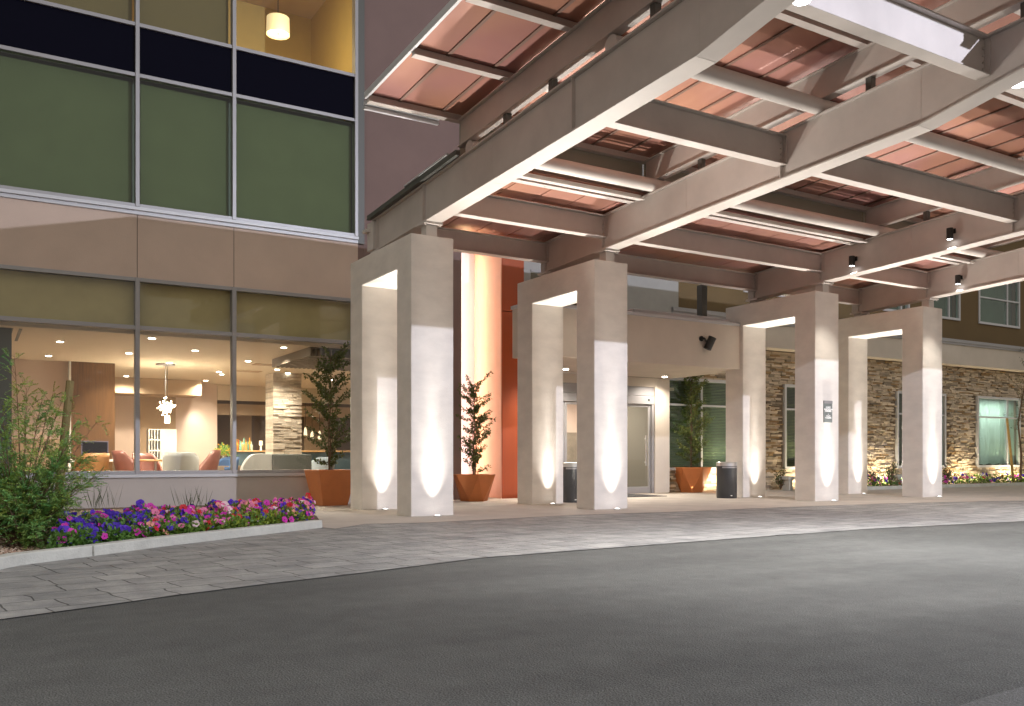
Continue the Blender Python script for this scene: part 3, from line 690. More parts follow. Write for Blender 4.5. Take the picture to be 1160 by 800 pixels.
for Y0, Y1 in zip(ys[:-1], ys[1:]):
    b = MB(); xx = XL
    step = [XL, 6.15]
    while step[-1] < XR: step.append(step[-1]+.80)
    step[-1] = XR
    for a, c in zip(step[:-1], step[1:]):
        g_ = .012
        b.hexa([(a+g_,Y0,zr(Y0)),(c-g_,Y0,zr(Y0)),(c-g_,Y1,zr(Y1)),(a+g_,Y1,zr(Y1)),(a+g_,Y0,zr(Y0)+.02),(c-g_,Y0,zr(Y0)+.02),(c-g_,Y1,zr(Y1)+.02),(a+g_,Y1,zr(Y1)+.02)])
    part(b, 'roof_panel', M['copper'], C)
    b = MB()
    for a in step[1:-1]:
        b.hexa([(a-.028,Y0,zr(Y0)-.022),(a+.028,Y0,zr(Y0)-.022),(a+.028,Y1,zr(Y1)-.022),(a-.028,Y1,zr(Y1)-.022),(a-.02,Y0,zr(Y0)+.03),(a+.02,Y0,zr(Y0)+.03),(a+.02,Y1,zr(Y1)+.03),(a-.02,Y1,zr(Y1)+.03)])
    part(b, 'panel_joint', mat('joint_metal', (.20,.12,.09), .5, metal=.3) if 'joint_metal' not in bpy.data.materials else bpy.data.materials['joint_metal'], C)
# lower rear roof
def zl(Y): return zt_(Y)+.05
for Y0, Y1 in ((17.5,15.6),(15.6,13.72)):
    b = MB(); a = bx[0]-.15
    while a < XR:
        c = min(a+.80, XR)
        b.hexa([(a+.012,Y0,zl(Y0)),(c-.012,Y0,zl(Y0)),(c-.012,Y1,zl(Y1)),(a+.012,Y1,zl(Y1)),(a+.012,Y0,zl(Y0)+.02),(c-.012,Y0,zl(Y0)+.02),(c-.012,Y1,zl(Y1)+.02),(a+.012,Y1,zl(Y1)+.02)]); a = c
    part(b, 'roof_panel', M['copper'], C)
b = MB(); b.hexa([(bx[0]-.15,Y0_,zl(Y0_)+.022) if False else p for p in [(bx[0]-.15,17.5,zl(17.5)+.022),(XR,17.5,zl(17.5)+.022),(XR,13.7,zl(13.7)+.022),(bx[0]-.15,13.7,zl(13.7)+.022),(bx[0]-.15,17.5,zl(17.5)+.05),(XR,17.5,zl(17.5)+.05),(XR,13.7,zl(13.7)+.05),(bx[0]-.15,13.7,zl(13.7)+.05)]])
part(b, 'roof_deck', bpy.data.materials['joint_metal'], C)
b = MB(); b.hexa([(XL+.01,13.8,zr(13.8)+.035),(XR,13.8,zr(13.8)+.035),(XR,4.5,zr(4.5)+.035),(XL+.01,4.5,zr(4.5)+.035),(XL+.01,13.8,zr(13.8)+.06),(XR,13.8,zr(13.8)+.06),(XR,4.5,zr(4.5)+.06),(XL+.01,4.5,zr(4.5)+.06)])
part(b, 'roof_deck', bpy.data.materials['joint_metal'], C)
for a, c in zip(bx[:-1], bx[1:]):
    b = MB(); z = zl(14.0)
    b.box((a+.17,13.93,z-.09),(c-.17,14.09,z-.075)); b.box((a+.17,14.085,z-.075),(c-.17,14.10,z-.01)); b.box((a+.17,13.72,z-.11),(c-.17,13.78,z-.01)); b.box((a+.17,13.60,z-.13),(c-.17,13.66,z-.10))
    xx = a+.4
    while xx < c-.3: b.cyl((xx,14.01,z-.10),(xx,14.01,z-.09),.012,n=6); xx += .5
    part(b, 'rail', M['steel2'], C)
    b = MB(); b.box((a+.02,13.86,zl(13.9)+.06),(c-.02,13.88,zr(13.9)-.1)); part(b, 'clerestory_strip', mat('strip_grey', (.25,.25,.20), .5) if 'strip_grey' not in bpy.data.materials else bpy.data.materials['strip_grey'], C)
b = MB(); b.box((XL-.04,4.40,7.20),(XR,4.52,zr(4.5)+.08)); b.box((XL-.04,4.36,zr(4.5)+.0),(XR,4.40,zr(4.5)+.1)); part(b, 'added_shade_fascia', M['steel'], C, bevel=.01)  # unseen fascia added to block lamp light above the front cross beam
# gutter rail on top of first beam at the rear
b = MB(); x = bx[0]-.17
b.hexa([(x-.08,17.5,zt_(17.5)+.0),(x,17.5,zt_(17.5)),(x,13.5,zt_(13.5)),(x-.08,13.5,zt_(13.5)),(x-.08,17.5,zt_(17.5)+.09),(x,17.5,zt_(17.5)+.09),(x,13.5,zt_(13.5)+.09),(x-.08,13.5,zt_(13.5)+.09)])
part(b, 'gutter', M['alu_dark'], C)
b = MB(); b.hexa([(x-.10,15.6,zt_(15.6)+.10),(x-.02,15.6,zt_(15.6)+.10),(x-.02,13.8,zt_(13.8)+.10),(x-.10,13.8,zt_(13.8)+.10),(x-.10,15.6,zt_(15.6)+.13),(x-.02,15.6,zt_(15.6)+.13),(x-.02,13.8,zt_(13.8)+.13),(x-.10,13.8,zt_(13.8)+.13)])
part(b, 'gutter_flashing', M['alu_white'], C)
b = MB(); b.box((x-.02,17.3,5.42),(x+.06,17.62,6.0)); b.box((x-.12,17.46,5.80),(x+.1,17.66,5.86)); part(b, 'end_bracket', M['steel2'], C)

# ================================================================ LAMPS (fixtures)
def spot(loc, target, power, ang, blend=.6, col=(1,.94,.86), size=.03, name='lamp'):
    l = bpy.data.lights.new(name, 'SPOT'); l.energy = power; l.spot_size = R(ang); l.spot_blend = blend; l.color = col; l.shadow_soft_size = size
    o = bpy.data.objects.new(name, l); COL.objects.link(o); o.location = loc
    d = Vector(target)-Vector(loc); o.rotation_euler = d.to_track_quat('-Z', 'Y').to_euler(); return o
def point(loc, power, col=(1,.9,.75), size=.1, name='lamp'):
    l = bpy.data.lights.new(name, 'POINT'); l.energy = power; l.color = col; l.shadow_soft_size = size
    o = bpy.data.objects.new(name, l); COL.objects.link(o); o.location = loc; return o
def area(loc, target, power, sx, sy, col=(1,.9,.75), name='lamp', spread=180):
    l = bpy.data.lights.new(name, 'AREA'); l.energy = power; l.color = col; l.shape = 'RECTANGLE'; l.size = sx; l.size_y = sy; l.spread = R(spread)
    o = bpy.data.objects.new(name, l); COL.objects.link(o); o.location = loc
    d = Vector(target)-Vector(loc); o.rotation_euler = d.to_track_quat('-Z', 'Y').to_euler(); return o
UPC = (1,.94,.86)
UP_P, UP_W = 420, 80
ul = ['leftmost frame', 'frame beside the orange fin', 'frame with the grey plaque', 'frame farthest right']
proto = thing('ground_uplight', (0,0,0), 'x', 'uplight', 'round uplights sunk in the walkway')
b = MB(); b.lathe([(.001,.0),(.085,.0),(.085,.018),(.062,.024),(.058,.018)], n=24); part(b, 'trim_ring', M['chrome'], proto, smooth=True)
b = MB(); b.lathe([(.058,.016),(.045,.024),(.001,.028)], n=24); part(b, 'lens', M['lens_cool'], proto, smooth=True)
first = True
for X, u in zip(bx, ul):
    for (Y, leg) in ((14.903-.20,'front leg'),(17.306-.20,'rear leg')):
        lb = 'lit ground uplight at the %s of the %s' % (leg, u)
        if first: proto.location = (X, Y, .012); proto['label'] = lb; first = False
        else: copy_thing(proto, (X, Y, .012), lb)
        spot((X, Y+.03, .05), (X, Y+.03, 4), 105, 60, .9, UPC, .02)
        spot((X, Y+.03, .05), (X, Y+.03, 4), 120, 46, 1.0, UPC, .02)
        spot((X, Y+.03, .05), (X, Y+.05, 4), 330, 30, 1.0, UPC, .02)
        spot((X, Y+.03, .05), (X, Y+.04, 4), 900, 15, 1.0, UPC, .02)
        spot((X, Y, .05), (X, Y-1, 1.05), 2100, 88, .6, UPC, .05)  # added fill spot, tilted outward to brighten the canopy underside

# plaque
pc = onY(937.3, 466.4, 14.903)
sg = MB(); sg.box((pc.x-.155,14.88,pc.z-.27),(pc.x+.155,14.900,pc.z+.27)); so = sg.build('plaque', M['signgrey'], None, bevel=.004)
tag(so, 'small grey plaque with white lettering on the front of the third portal frame', 'sign')
b = MB(); b.box((pc.x-.155,14.872,pc.z+.20),(pc.x+.155,14.881,pc.z+.27)); subpart(b, 'plaque_band', M['alu'], so)
def text_mesh(txt, size, loc, m, parent, name='lettering', rot=(R(90),0,0)):
    cu = bpy.data.curves.new('t', 'FONT'); cu.body = txt; cu.size = size; cu.align_x = 'CENTER'; cu.align_y = 'CENTER'; cu.extrude = .002; cu.space_line = 1.0; cu.offset = size*.02
    o = bpy.data.objects.new('t', cu); COL.objects.link(o); bpy.context.view_layer.update()
    me = bpy.data.meshes.new_from_object(o.evaluated_get(bpy.context.evaluated_depsgraph_get()))
    bpy.data.objects.remove(o); me.materials.clear(); me.materials.append(m)
    me.transform(Matrix.Translation(loc) @ Euler(rot).to_matrix().to_4x4())
    n = bpy.data.objects.new(name, me); COL.objects.link(n); n.parent = parent; return n
wl_ = mat('white_lettering', (.85,.85,.85), .5)
for t, dz, sz in (('GUEST',.10,.06),('REGISTRATION',.055,.045),('PARKING',.012,.055),('&',-.065,.04),('VALET',-.115,.055),('PARKING',-.155,.055)):
    text_mesh(t, sz, (pc.x, 14.876, pc.z+dz), wl_, so)

# cylinder spots on the beams
def can_spot(px, py, xbeam, label):
    p = onY(px, py, 10)                                       # find on plane x = beam side
    d = ray(px, py); X = xbeam-.24; p = CAM + d*(X/d.x)
    t = thing('beam_spotlight', p, label, 'spotlight', 'black cylinder spotlights on the beams')
    b = MB(); b.cyl((0,0,.12),(0,0,-.10),.068,n=24); b.cyl((0,0,-.10),(0,0,-.115),.072,n=24)
    b.build('housing', M['black'], t, smooth=True).matrix_parent_inverse = Matrix()
    b = MB(); b.cyl((0,0,.07),(.16,0,.07),.022); b.box((.10,-.05,.02),(.135,.05,.12)); b.build('bracket', M['black'], t).matrix_parent_inverse = Matrix()
    b = MB(); b.cyl((0,0,-.1155),(0,0,-.118),.055,n=24); b.build('lens', M['lens_white'], t).matrix_parent_inverse = Matrix()
    spot(p+Vector((0,0,-.16)), p+Vector((.04,0,-4)), 260, 75, .6, (1,.93,.82), .04)
can_spot(965, 296, bx[2], 'black cylinder spotlight on the beam above the plaque frame, the one nearer the building')
can_spot(1076, 265, bx[2], 'black cylinder spotlight on the beam above the plaque frame, the one farther from the building')
can_spot(1085, 317, bx[3], 'black cylinder spotlight on the last beam at the right edge')
# canopy downlights at the front cross beams
for i, (x, y, z) in enumerate(((bx[0]+.34,6.6,6.02),(bx[1]+.36,6.6,6.02),(bx[2]+.36,6.6,6.02))):
    if i == 2: pass
    t = thing('canopy_downlight', (x,y,z), ['round white downlight under the roof steel at the top edge, beside the nearest beam','round white downlight under the roof steel at the right edge, beside the second beam','round white downlight beyond the third beam'][i], 'downlight', 'round downlights under the canopy')
    b = MB(); b.cyl((0,0,.18),(0,0,0),.105,n=28); b.box((-.03,.0,.1),(.03,.16,.16)); b.build('housing', M['white'], t, smooth=True).matrix_parent_inverse = Matrix()
    b = MB(); b.cyl((0,0,-.001),(0,0,-.008),.088,n=28); b.build('lens', M['lens_white'], t).matrix_parent_inverse = Matrix()
    spot((x,y,z-.04), (x+.05,y+.2,0), 2600, 95, 1.0, (1,.98,.98), .08)
# entrance soffit downlights
for i, (px, py) in enumerate(((753,426.5),(641,418))):
    p = onZ(px, py, 3.475)
    t = thing('soffit_downlight', p, ['bright recessed downlight in the entrance soffit right of the sliding door','bright recessed downlight in the entrance soffit seen through the second portal frame'][i], 'downlight', 'recessed soffit downlights')
    b = MB(); b.lathe([(.10,-.002),(.10,-.010),(.075,-.010)], n=24); b.build('trim_ring', M['white'], t).matrix_parent_inverse = Matrix()
    b = MB(); b.cyl((0,0,-.002),(0,0,-.02),.07,n=24); b.build('lens', emat('soffit_lens', (1,.92,.8), 40) if i == 0 else bpy.data.materials['soffit_lens'], t).matrix_parent_inverse = Matrix()
    spot(p+Vector((0,0,-.05)), p+Vector((0,0,-3)), 250, 150, .8, (1,.90,.78), .06)
spot((13.5,19.6,3.42), (13.5,19.6,0), 330, 150, .8, (1,.90,.78), .06)
# wall floodlight on the entrance fascia
p = onY(800, 385, YE-.13)
t = thing('wall_floodlight', p, 'black cylinder floodlight bolted to the pale entrance fascia, tilted down', 'floodlight')
M3 = Euler((R(14), R(20), 0)).to_matrix()
b = MB(); b.cyl(M3@Vector((.14,-.02,.12)), M3@Vector((.14,-.02,-.20)), .105, n=24); b.cyl(M3@Vector((.14,-.02,.12)), M3@Vector((.14,-.02,.135)), .112, n=24); b.build('housing', M['black'], t, smooth=True).matrix_parent_inverse = Matrix()
b = MB(); b.cyl((-.06,.13,.04),(-.06,.10,.04),.07,n=20); b.tube([(-.06,.11,.04),(-.06,.0,.03),(-.03,-.02,-.05),(.06,-.02,-.06)],[.028]*4,8); b.build('bracket', M['black'], t, smooth=True).matrix_parent_inverse = Matrix()

# ================================================================ SITE LAMP POST (behind the viewpoint, lights the drive)
LP = Vector((14.6,-7.1,10.4))
t = thing('lamp_post', (LP.x-.0, LP.y-.8, 0), 'tall grey parking lot lamp post beside the drive', 'lamp post')
b = MB(); b.cyl((0,0,0),(0,0,.6),.28,n=20); b.cyl((0,0,.6),(0,0,10.6),.09,.07,n=16); b.box((-.05,0,10.5),(.05,.5,10.6)); b.build('pole', M['steel'], t).matrix_parent_inverse = Matrix()
b = MB(); b.box((-.25,.5,10.48),(.25,1.1,10.62)); b.build('lamp_head', M['alu_dark'], t).matrix_parent_inverse = Matrix()
b = MB(); b.box((-.2,.55,10.468),(.2,1.05,10.479)); b.build('lens', emat('led_lens', (.9,.93,1), 5), t).matrix_parent_inverse = Matrix()
spot(LP, (6,16,2), 13500, 110, .5, (.80,.84,1.0), .06)

# ================================================================ PLANTERS + SHRUBS
def leaf(mb, p, d, n, L, W, col):
    d = d.normalized(); s = d.cross(n)
    if s.length < 1e-3: s = d.orthogonal()
    s.normalize(); n = s.cross(d)
    m = p + d*L*.5
    mb.add([p, m+s*W*.5+n*W*.15, p+d*L, m-s*W*.5+n*W*.15], [(0,1,2,3)], col)
def rv(): 
    while True:
        v = Vector((random.uniform(-1,1),random.uniform(-1,1),random.uniform(-1,1)))
        if .05 < v.length < 1: return v.normalized()
def planter(loc, label, faces=4, rt=.52, rb=.30, h=.78, rz=0, group='orange tapered planters'):
    t = thing('planter', loc, label, 'planter', group)
    b = MB(); n = faces; v = []; top = [(rt*cos(2*pi*i/n+rz), rt*sin(2*pi*i/n+rz)) for i in range(n)]; bot = [(rb*cos(2*pi*(i+.5*(n>4))/n+rz), rb*sin(2*pi*(i+.5*(n>4))/n+rz)) for i in range(n)]
    inn = [(x*.93, y*.93) for x, y in top]
    v = [(x,y,0) for x,y in bot]+[(x,y,h) for x,y in top]+[(x,y,h) for x,y in inn]+[(x*.92,y*.92,h-.1) for x,y in inn]
    fs = [tuple(range(n-1,-1,-1))]
    for i in range(n):
        j = (i+1)%n
        if n > 4: fs += [(i, j, n+j), (i, n+j, n+i)]
        else: fs += [(i,j,n+j,n+i)]
        fs += [(n+i,n+j,2*n+j,2*n+i),(2*n+i,2*n+j,3*n+j,3*n+i)]
    b.add(v, fs); b.build('pot', M['orange_pot'], t, bevel=.008).matrix_parent_inverse = Matrix()
    b = MB(); b.add([(x*.92,y*.92,h-.09) for x,y in inn], [tuple(range(n))]); b.build('soil', M['soil'], t).matrix_parent_inverse = Matrix()
    return t
def ficus(loc, h, label, seed, rad=.32, n=1100, lean=(0,0), lf=.055, dark=1.0, wide=None):
    random.seed(seed)
    t = thing('potted_shrub', loc, label, 'shrub', 'tall leafy shrubs in orange planters')
    tr = MB(); lv = MB()
    pts = [Vector((lean[0]*k/8*h+random.uniform(-.012,.012), lean[1]*k/8*h+random.uniform(-.012,.012), h*k/8)) for k in range(9)]
    tr.tube(pts, [.02-.0018*k for k in range(9)], 6)
    for o in ((.05,.03),(-.04,-.03)):
        tr.tube([Vector((o[0],o[1],0)), Vector((o[0]*1.6,o[1]*1.6,h*.45)), Vector((o[0]*.4,o[1]*.4,h*.8))], [.012,.009,.004], 5)
    nb = 64
    for k in range(nb):
        z = h*(.06+.92*(k+random.random())/nb); a = random.uniform(0, 2*pi)
        rr = (rad*(1.0-.45*abs(z/h-.45)) if wide is None else wide(z/h)*rad)*random.uniform(.45,1.15)
        base = pts[min(8,int(z/h*8))].copy(); base.z = z
        tip = base + Vector((cos(a)*rr, sin(a)*rr, rr*random.uniform(.3,1.1)))
        tr.tube([base, (base+tip)/2+Vector((0,0,-.01)), tip], [.006,.004,.002], 4)
        m = n//nb
        for q in range(m):
            u = .15+.9*(q+random.random())/m; p = base.lerp(tip, u)+rv()*.03
            g = random.uniform(.6,1.25)*dark; hue = random.random()
            col = (.075*g+.05*hue*g, .125*g, .03*g)
            leaf(lv, p, (rv()+Vector((cos(a)*.6,sin(a)*.6,.25))), rv(), lf*random.uniform(.7,1.2), lf*.45, col)
    tr.build('trunk', M['bark'], t).matrix_parent_inverse = Matrix()
    lv.build('foliage', M['leaf_matte'], t).matrix_parent_inverse = Matrix()
    return t
P1 = onY(374,573,19.45); P1.z = .012
P2 = onZ(537,567.5,.012)
P3 = onZ(783,557.8,.012)
planter(P1, 'orange tapered planter below the lounge window, left of the first portal frame', 4, .63, .42, .80, R(45+4))
planter(P2, 'orange faceted planter in front of the glowing niche and orange fin', 6, .56, .34, .66, R(12))
planter(P3, 'orange faceted planter between the entrance and the trash can', 6, .63, .37, .78, R(22))
ficus((P1.x,P1.y,.70), 2.75, 'tall airy shrub in the planter below the lounge window', 3, .58, 4200, lf=.08)
ficus((P2.x,P2.y,.56), 2.35, 'thin airy shrub silhouetted against the glowing niche', 5, .46, 3400, lf=.075)
ficus((P3.x,P3.y,.70), 2.85, 'dense narrow green shrub in the planter beside the blind-covered window', 8, .60, 4600, lf=.085, dark=1.5)

# ================================================================ TRASH CANS, MAT, BENCHES
def can(loc, label, group='dark trash cans with steel tops'):
    t = thing('trash_can', loc, label, 'trash can', group); I = Matrix()
    b = MB(); b.lathe([(.001,.0),(.265,.0),(.265,.03),(.27,.04),(.27,.86)], n=36); b.build('body', M['can'], t, smooth=True).matrix_parent_inverse = I
    b = MB(); b.lathe([(.275,.855),(.275,.94),(.26,.955),(.17,.965),(.16,.93),(.001,.93)], n=36); b.build('lid', M['chrome'], t, smooth=True).matrix_parent_inverse = I
    b = MB(); b.lathe([(.277,.80),(.277,.84)], n=36, a0=R(200), a1=R(300)); b.build('band', M['alu'], t).matrix_parent_inverse = I
    b = MB(); b.box((-.12,-.277,.06),(-.07,-.262,.085)); b.build('badge', M['white'], t).matrix_parent_inverse = I
c1 = onZ(648.5,569.0,.012); c2 = onZ(823.2,564.2,.012)
can((c1.x,c1.y,.012), 'dark trash can with steel top half hidden behind the second portal frame')
can((c2.x,c2.y,.012), 'dark trash can with steel top standing against the third portal frame')
b = MB(); q = onZ(706,561.8,.018); b.box((q.x-1.6,q.y-.75,.013),(q.x+.95,q.y+.75,.028)); o = b.build('door_mat', mat('mat_rubber', (.025,.025,.025), .95, bump=.5, bscale=120), None, bevel=.006)
tag(o, 'black door mat lying in front of the glass sliding door', 'door mat')
def bench(loc, label):
    t = thing('stone_bench', loc, label, 'bench', 'low stone benches by the stone wall'); I = Matrix()
    b = MB(); b.box((-.55,-.2,.36),(.55,.2,.46)); b.build('seat', M['kerb'], t, bevel=.015).matrix_parent_inverse = I
    for x in (-.38,.38):
        b = MB(); b.box((x-.08,-.15,0),(x+.08,.15,.36)); b.build('leg', M['kerb'], t, bevel=.01).matrix_parent_inverse = I
q = onY(899,553,20.1); bench((q.x+.2,20.2,.012), 'low pale bench at the stone wall seen through the plaque frame')
q = onY(1022,553,20.1); bench((q.x+.15,20.2,.012), 'low pale bench at the stone wall behind the small shrubs')

# ================================================================ FLOWER BEDS
PET = [((.055,.012,.36),.33),((.10,.02,.50),.10),((.62,.03,.40),.17),((.75,.20,.36),.12),((.55,.015,.025),.13),((.85,.62,.66),.06),((.80,.33,.25),.04),((.035,.008,.12),.05)]
def pickcol(r):
    a = 0
    for c, w in PET:
        a += w
        if r <= a: return c
    return PET[0][0]
def petunia(mb, p, n, r, col):
    n = n.normalized(); u = n.orthogonal().normalized(); w = n.cross(u); N_ = 15; a0 = random.uniform(0, 6)
    v = [p - n*r*.35]; 
    v += [p + (u*cos(a0+2*pi*i/5)+w*sin(a0+2*pi*i/5))*r*.25 - n*r*.08 for i in range(5)]
    for i in range(N_):
        a = a0+2*pi*i/N_; rr = r*(1.0-.13*(i % 3 == 0))*random.uniform(.93,1.07)
        v.append(p + (u*cos(a)+w*sin(a))*rr + n*r*random.uniform(.0,.16))
    mb.add(v[:6], [(0,1+i,1+(i+1)%5) for i in range(5)], tuple(c*.6 for c in col))
    vv = v[1:]; fs = []
    for i in range(5):
        fs += [(i, 5+3*i, 5+(3*i+1)%15), (i, 5+(3*i+1)%15, 5+(3*i+2)%15), (i, 5+(3*i+2)%15, (i+1)%5), ((i+1)%5, 5+(3*i+2)%15, 5+(3*i+3)%15)]
    mb.add(vv, fs, col)
def flowerbed(line, depth, nf, nl, r, label, seed, hh=.33, purple_end=True, hmin=.20):
    random.seed(seed); fo = MB(); fl = MB()
    seglen = [0]
    for a, b_ in zip(line[:-1], line[1:]): seglen.append(seglen[-1]+(b_-a).length)
    T = seglen[-1]
    def along(u):
        s = u*T
        for i in range(len(line)-1):
            if s <= seglen[i+1]+1e-6:
                k = (s-seglen[i])/(seglen[i+1]-seglen[i]); p = line[i].lerp(line[i+1], k); d = (line[i+1]-line[i]).normalized(); return p, Vector((-d.y,d.x,0))
        return line[-1], Vector((0,1,0))
    def back(u): return Vector((.10+.26*u,1,0)) if purple_end else Vector((0,1,0))
    def hgt(u, v):
        return (hmin+(hh-hmin)*min(1, v*2.6))*(.86+.16*sin(u*31+v*3)*sin(u*13+1.3)+.10*sin(u*70+v*9))*(1 if 0.02 < u < .98 else .7)
    for k in range(nl):
        u = random.random(); v = random.random()**1.15; p, n = along(u); q = p + n*.2 + back(u)*(depth*v); z = .05+hgt(u, v)*random.uniform(.15,1.0)
        g = random.uniform(.55,1.4); yel = max(0, min(1, (u-.25)*2))*random.random()
        leaf(fo, Vector((q.x,q.y,z)), rv()+Vector((0,0,.5))-n*.4, rv(), random.uniform(.045,.085), random.uniform(.03,.045), (.11*g+.22*yel*g,.23*g+.16*yel*g,.04*g))
    for k in range(nf):
        u = random.random(); v = random.random()**.8; p, n = along(u); q = p + n*.17 + back(u)*(depth*v); z = .05+hgt(u, v)*random.uniform(.55,1.12)
        if v < .2 and u > .45 and random.random() < .5: continue
        rr = random.random()
        if purple_end and u < .28: rr *= .45
        elif purple_end: rr = .25+.75*rr if random.random() < .75 else rr
        col = pickcol((sin(u*57)*.5+.5)*.35 + rr*.65 if random.random() < .5 else rr)
        petunia(fl, Vector((q.x,q.y,z)), -n*random.uniform(.2,1.1)+Vector((random.uniform(-.5,.5),0,random.uniform(.35,1)))+Vector((-.3,-.5,0))*random.random(), r*random.uniform(.7,1.15), col)
    a = tag(fo.build('petunia_foliage', M['leaf'], None), label+', the leaves', 'foliage', kind='stuff')
    c = tag(fl.build('petunia_flowers', M['petal'], None), label+', the blossoms', 'flowers', kind='stuff')
bl_ = [onZ(64,616.5,.05), onZ(106.7,613.5,.05), onZ(180,606,.05), onZ(267.5,598.5,.05), onZ(345,594,.05)]
bl_ = [p+Vector((0,0,0)) for p in [lerp(kerbL[1],kerbL[2],.55)]+kerbL[2:]]
bl_[-1] = lerp(bl_[-2], bl_[-1], .97)
flowerbed(bl_, 2.1, 1750, 24000, .052, 'purple, pink and red petunias along the pale kerb below the lounge window', 21)
flowerbed([Vector((25.3,19.35,0)),Vector((46,19.35,0))], 1.2, 420, 9000, .07, 'pink and red petunias in the bed below the right-hand windows', 22, hh=.42, purple_end=False, hmin=.2)

# pebbles
random.seed(4); pb = MB()
for k in range(4200):
    px = random.uniform(-60, 78); py = random.uniform(602, 634); p = onZ(px, py, .055)
    if random.random() < .25: p = Vector((random.uniform(-2,2.2), random.uniform(11,15.7), .055))
    if p.y < 15 and (p-lerp(kerbL[0],kerbL[2],.5)).length < 30:
        # keep clear of the kerb
        a1, a2 = (kerbL[0]-(kerbL[1]-kerbL[0])*6, kerbL[2]); dd = (a2-a1).normalized(); nn_ = Vector((-dd.y,dd.x,0))
        if (p-a1).dot(nn_) < .24: continue
    r = random.uniform(.008,.026); c = random.choice(((.42,.29,.2),(.5,.38,.28),(.3,.2,.14),(.56,.46,.36),(.36,.22,.16)))
    a = random.uniform(0,3); u = Vector((cos(a),sin(a),0))*r; w = Vector((-sin(a),cos(a),0))*r*random.uniform(.5,.9)
    pb.add([p+u,p+w,p-u,p-w,p+Vector((0,0,r*.7)),p-Vector((0,0,r*.3))],[(0,1,4),(1,2,4),(2,3,4),(3,0,4),(1,0,5),(2,1,5),(3,2,5),(0,3,5)],c)
def inbed(): pass
tag(pb.build('bed_gravel', M['pebble'], None), 'tan and pink gravel round the foot of the green shrub', 'gravel', kind='stuff')

# left feathery shrub with its stake
random.seed(12)
sb = onZ(24.5,619,.05)
t = thing('feathery_shrub', sb, 'bushy bright green feathery shrub at the left edge in front of the lounge window', 'shrub')
tr = MB(); lv = MB()
def pinnate(p, d, L):
    d = d.normalized(); s = d.cross(Vector((0,0,1)))
    if s.length < .05: s = Vector((1,0,0))
    s.normalize(); n = max(5, int(L/.013)); g = random.uniform(.6,1.35); hue = random.random()
    col = (.17*g+.17*hue*g, .42*g, .14*g*(1-.4*hue))
    for k in range(n):
        q = p + d*(L*k/n) + Vector((0,0,-.06*(k/n)**2*L*3))
        for sg_ in (-1, 1):
            leaf(lv, q, s*sg_+d*.45+Vector((0,0,random.uniform(-.35,.35))), Vector((0,0,1))+rv()*.8, random.uniform(.020,.036), .014, col)
    return
def stem(p0, tip, r0, nt, L=.13, lo=.25):
    pts = []; mid = p0.lerp(tip, .5) + Vector((0,0,(tip-p0).length*.10)) + rv()*.04
    for k in range(9):
        u = k/8; pts.append(p0*(1-u)**2 + mid*2*u*(1-u) + tip*u*u)
    tr.tube(pts, [max(.002, r0*(1-.85*k/8)) for k in range(9)], 5)
    for k in range(nt):
        u = lo+(1-lo)*random.random(); i = min(7, int(u*8)); p = pts[i].lerp(pts[i+1], u*8-i)
        d = (pts[i+1]-pts[i]).normalized()+rv()*.9
        q = p + d.normalized()*random.uniform(.02,.16)
        tr.cyl(p, q, .002, .0015, 3, False)
        for m in range(2): pinnate(q, d+rv()*.8+Vector((0,0,-.15)), L*random.uniform(.6,1.1))
for k in range(84):
    a = random.uniform(0, 2*pi); rr = .95*sqrt(random.random()); h = random.uniform(.2,1.72)*(1-.2*(rr/.95)**2)
    tip = Vector((cos(a)*rr-.18, sin(a)*rr*.8, h)); b0 = Vector((random.uniform(-.06,.06), random.uniform(-.05,.05), 0))
    stem(b0, tip, random.uniform(.005,.014), 26, .15, .18)
for (px, py) in ((110,478),(96,520),(104,547),(60,447),(48,452),(16,402),(72,450),(88,500),(70,585),(30,440),(58,530),(84,548)):
    tip = atd(px, py, 11.3+random.uniform(-.3,.3)) - sb
    stem(Vector((0,0,.1)), tip, .011, 22 if px < 100 else 18, .15, .5)
tr.build('branches', M['bark'], t).matrix_parent_inverse = Matrix()
lv.build('foliage', M['leaf'], t).matrix_parent_inverse = Matrix()
a = onZ(61,614.8,.0); bb_ = atd(79.5,432,11.9)
b = MB(); b.tube([a, bb_], [.055,.05], 10); o = b.build('plant_stake', M['stake'], None); tag(o, 'weathered wooden stake leaning beside the feathery shrub at left', 'stake')
# thin grass behind the flowers
for (px, py, lb) in ((118,573,'wispy dark grass tuft behind the purple petunias against the sill wall'),(217,566,'wispy grass tuft behind the middle of the petunia bed')):
    p = onY(px, py, 19.0 if px < 200 else 17.5); random.seed(px); mb = MB()
    for k in range(26):
        a = random.uniform(0, 6.28); d = Vector((cos(a)*.35, sin(a)*.2, 1)); q = Vector((random.uniform(-.25,.25), random.uniform(-.1,.1), 0))
        leaf(mb, q, d, rv(), random.uniform(.3,.62), .012, (.06,.08,.035))
    o = mb.build('grass_tuft', M['leaf'], None); o.location = (p.x,p.y,.05); tag(o, lb, 'grass', 'grass tufts behind the flowers')
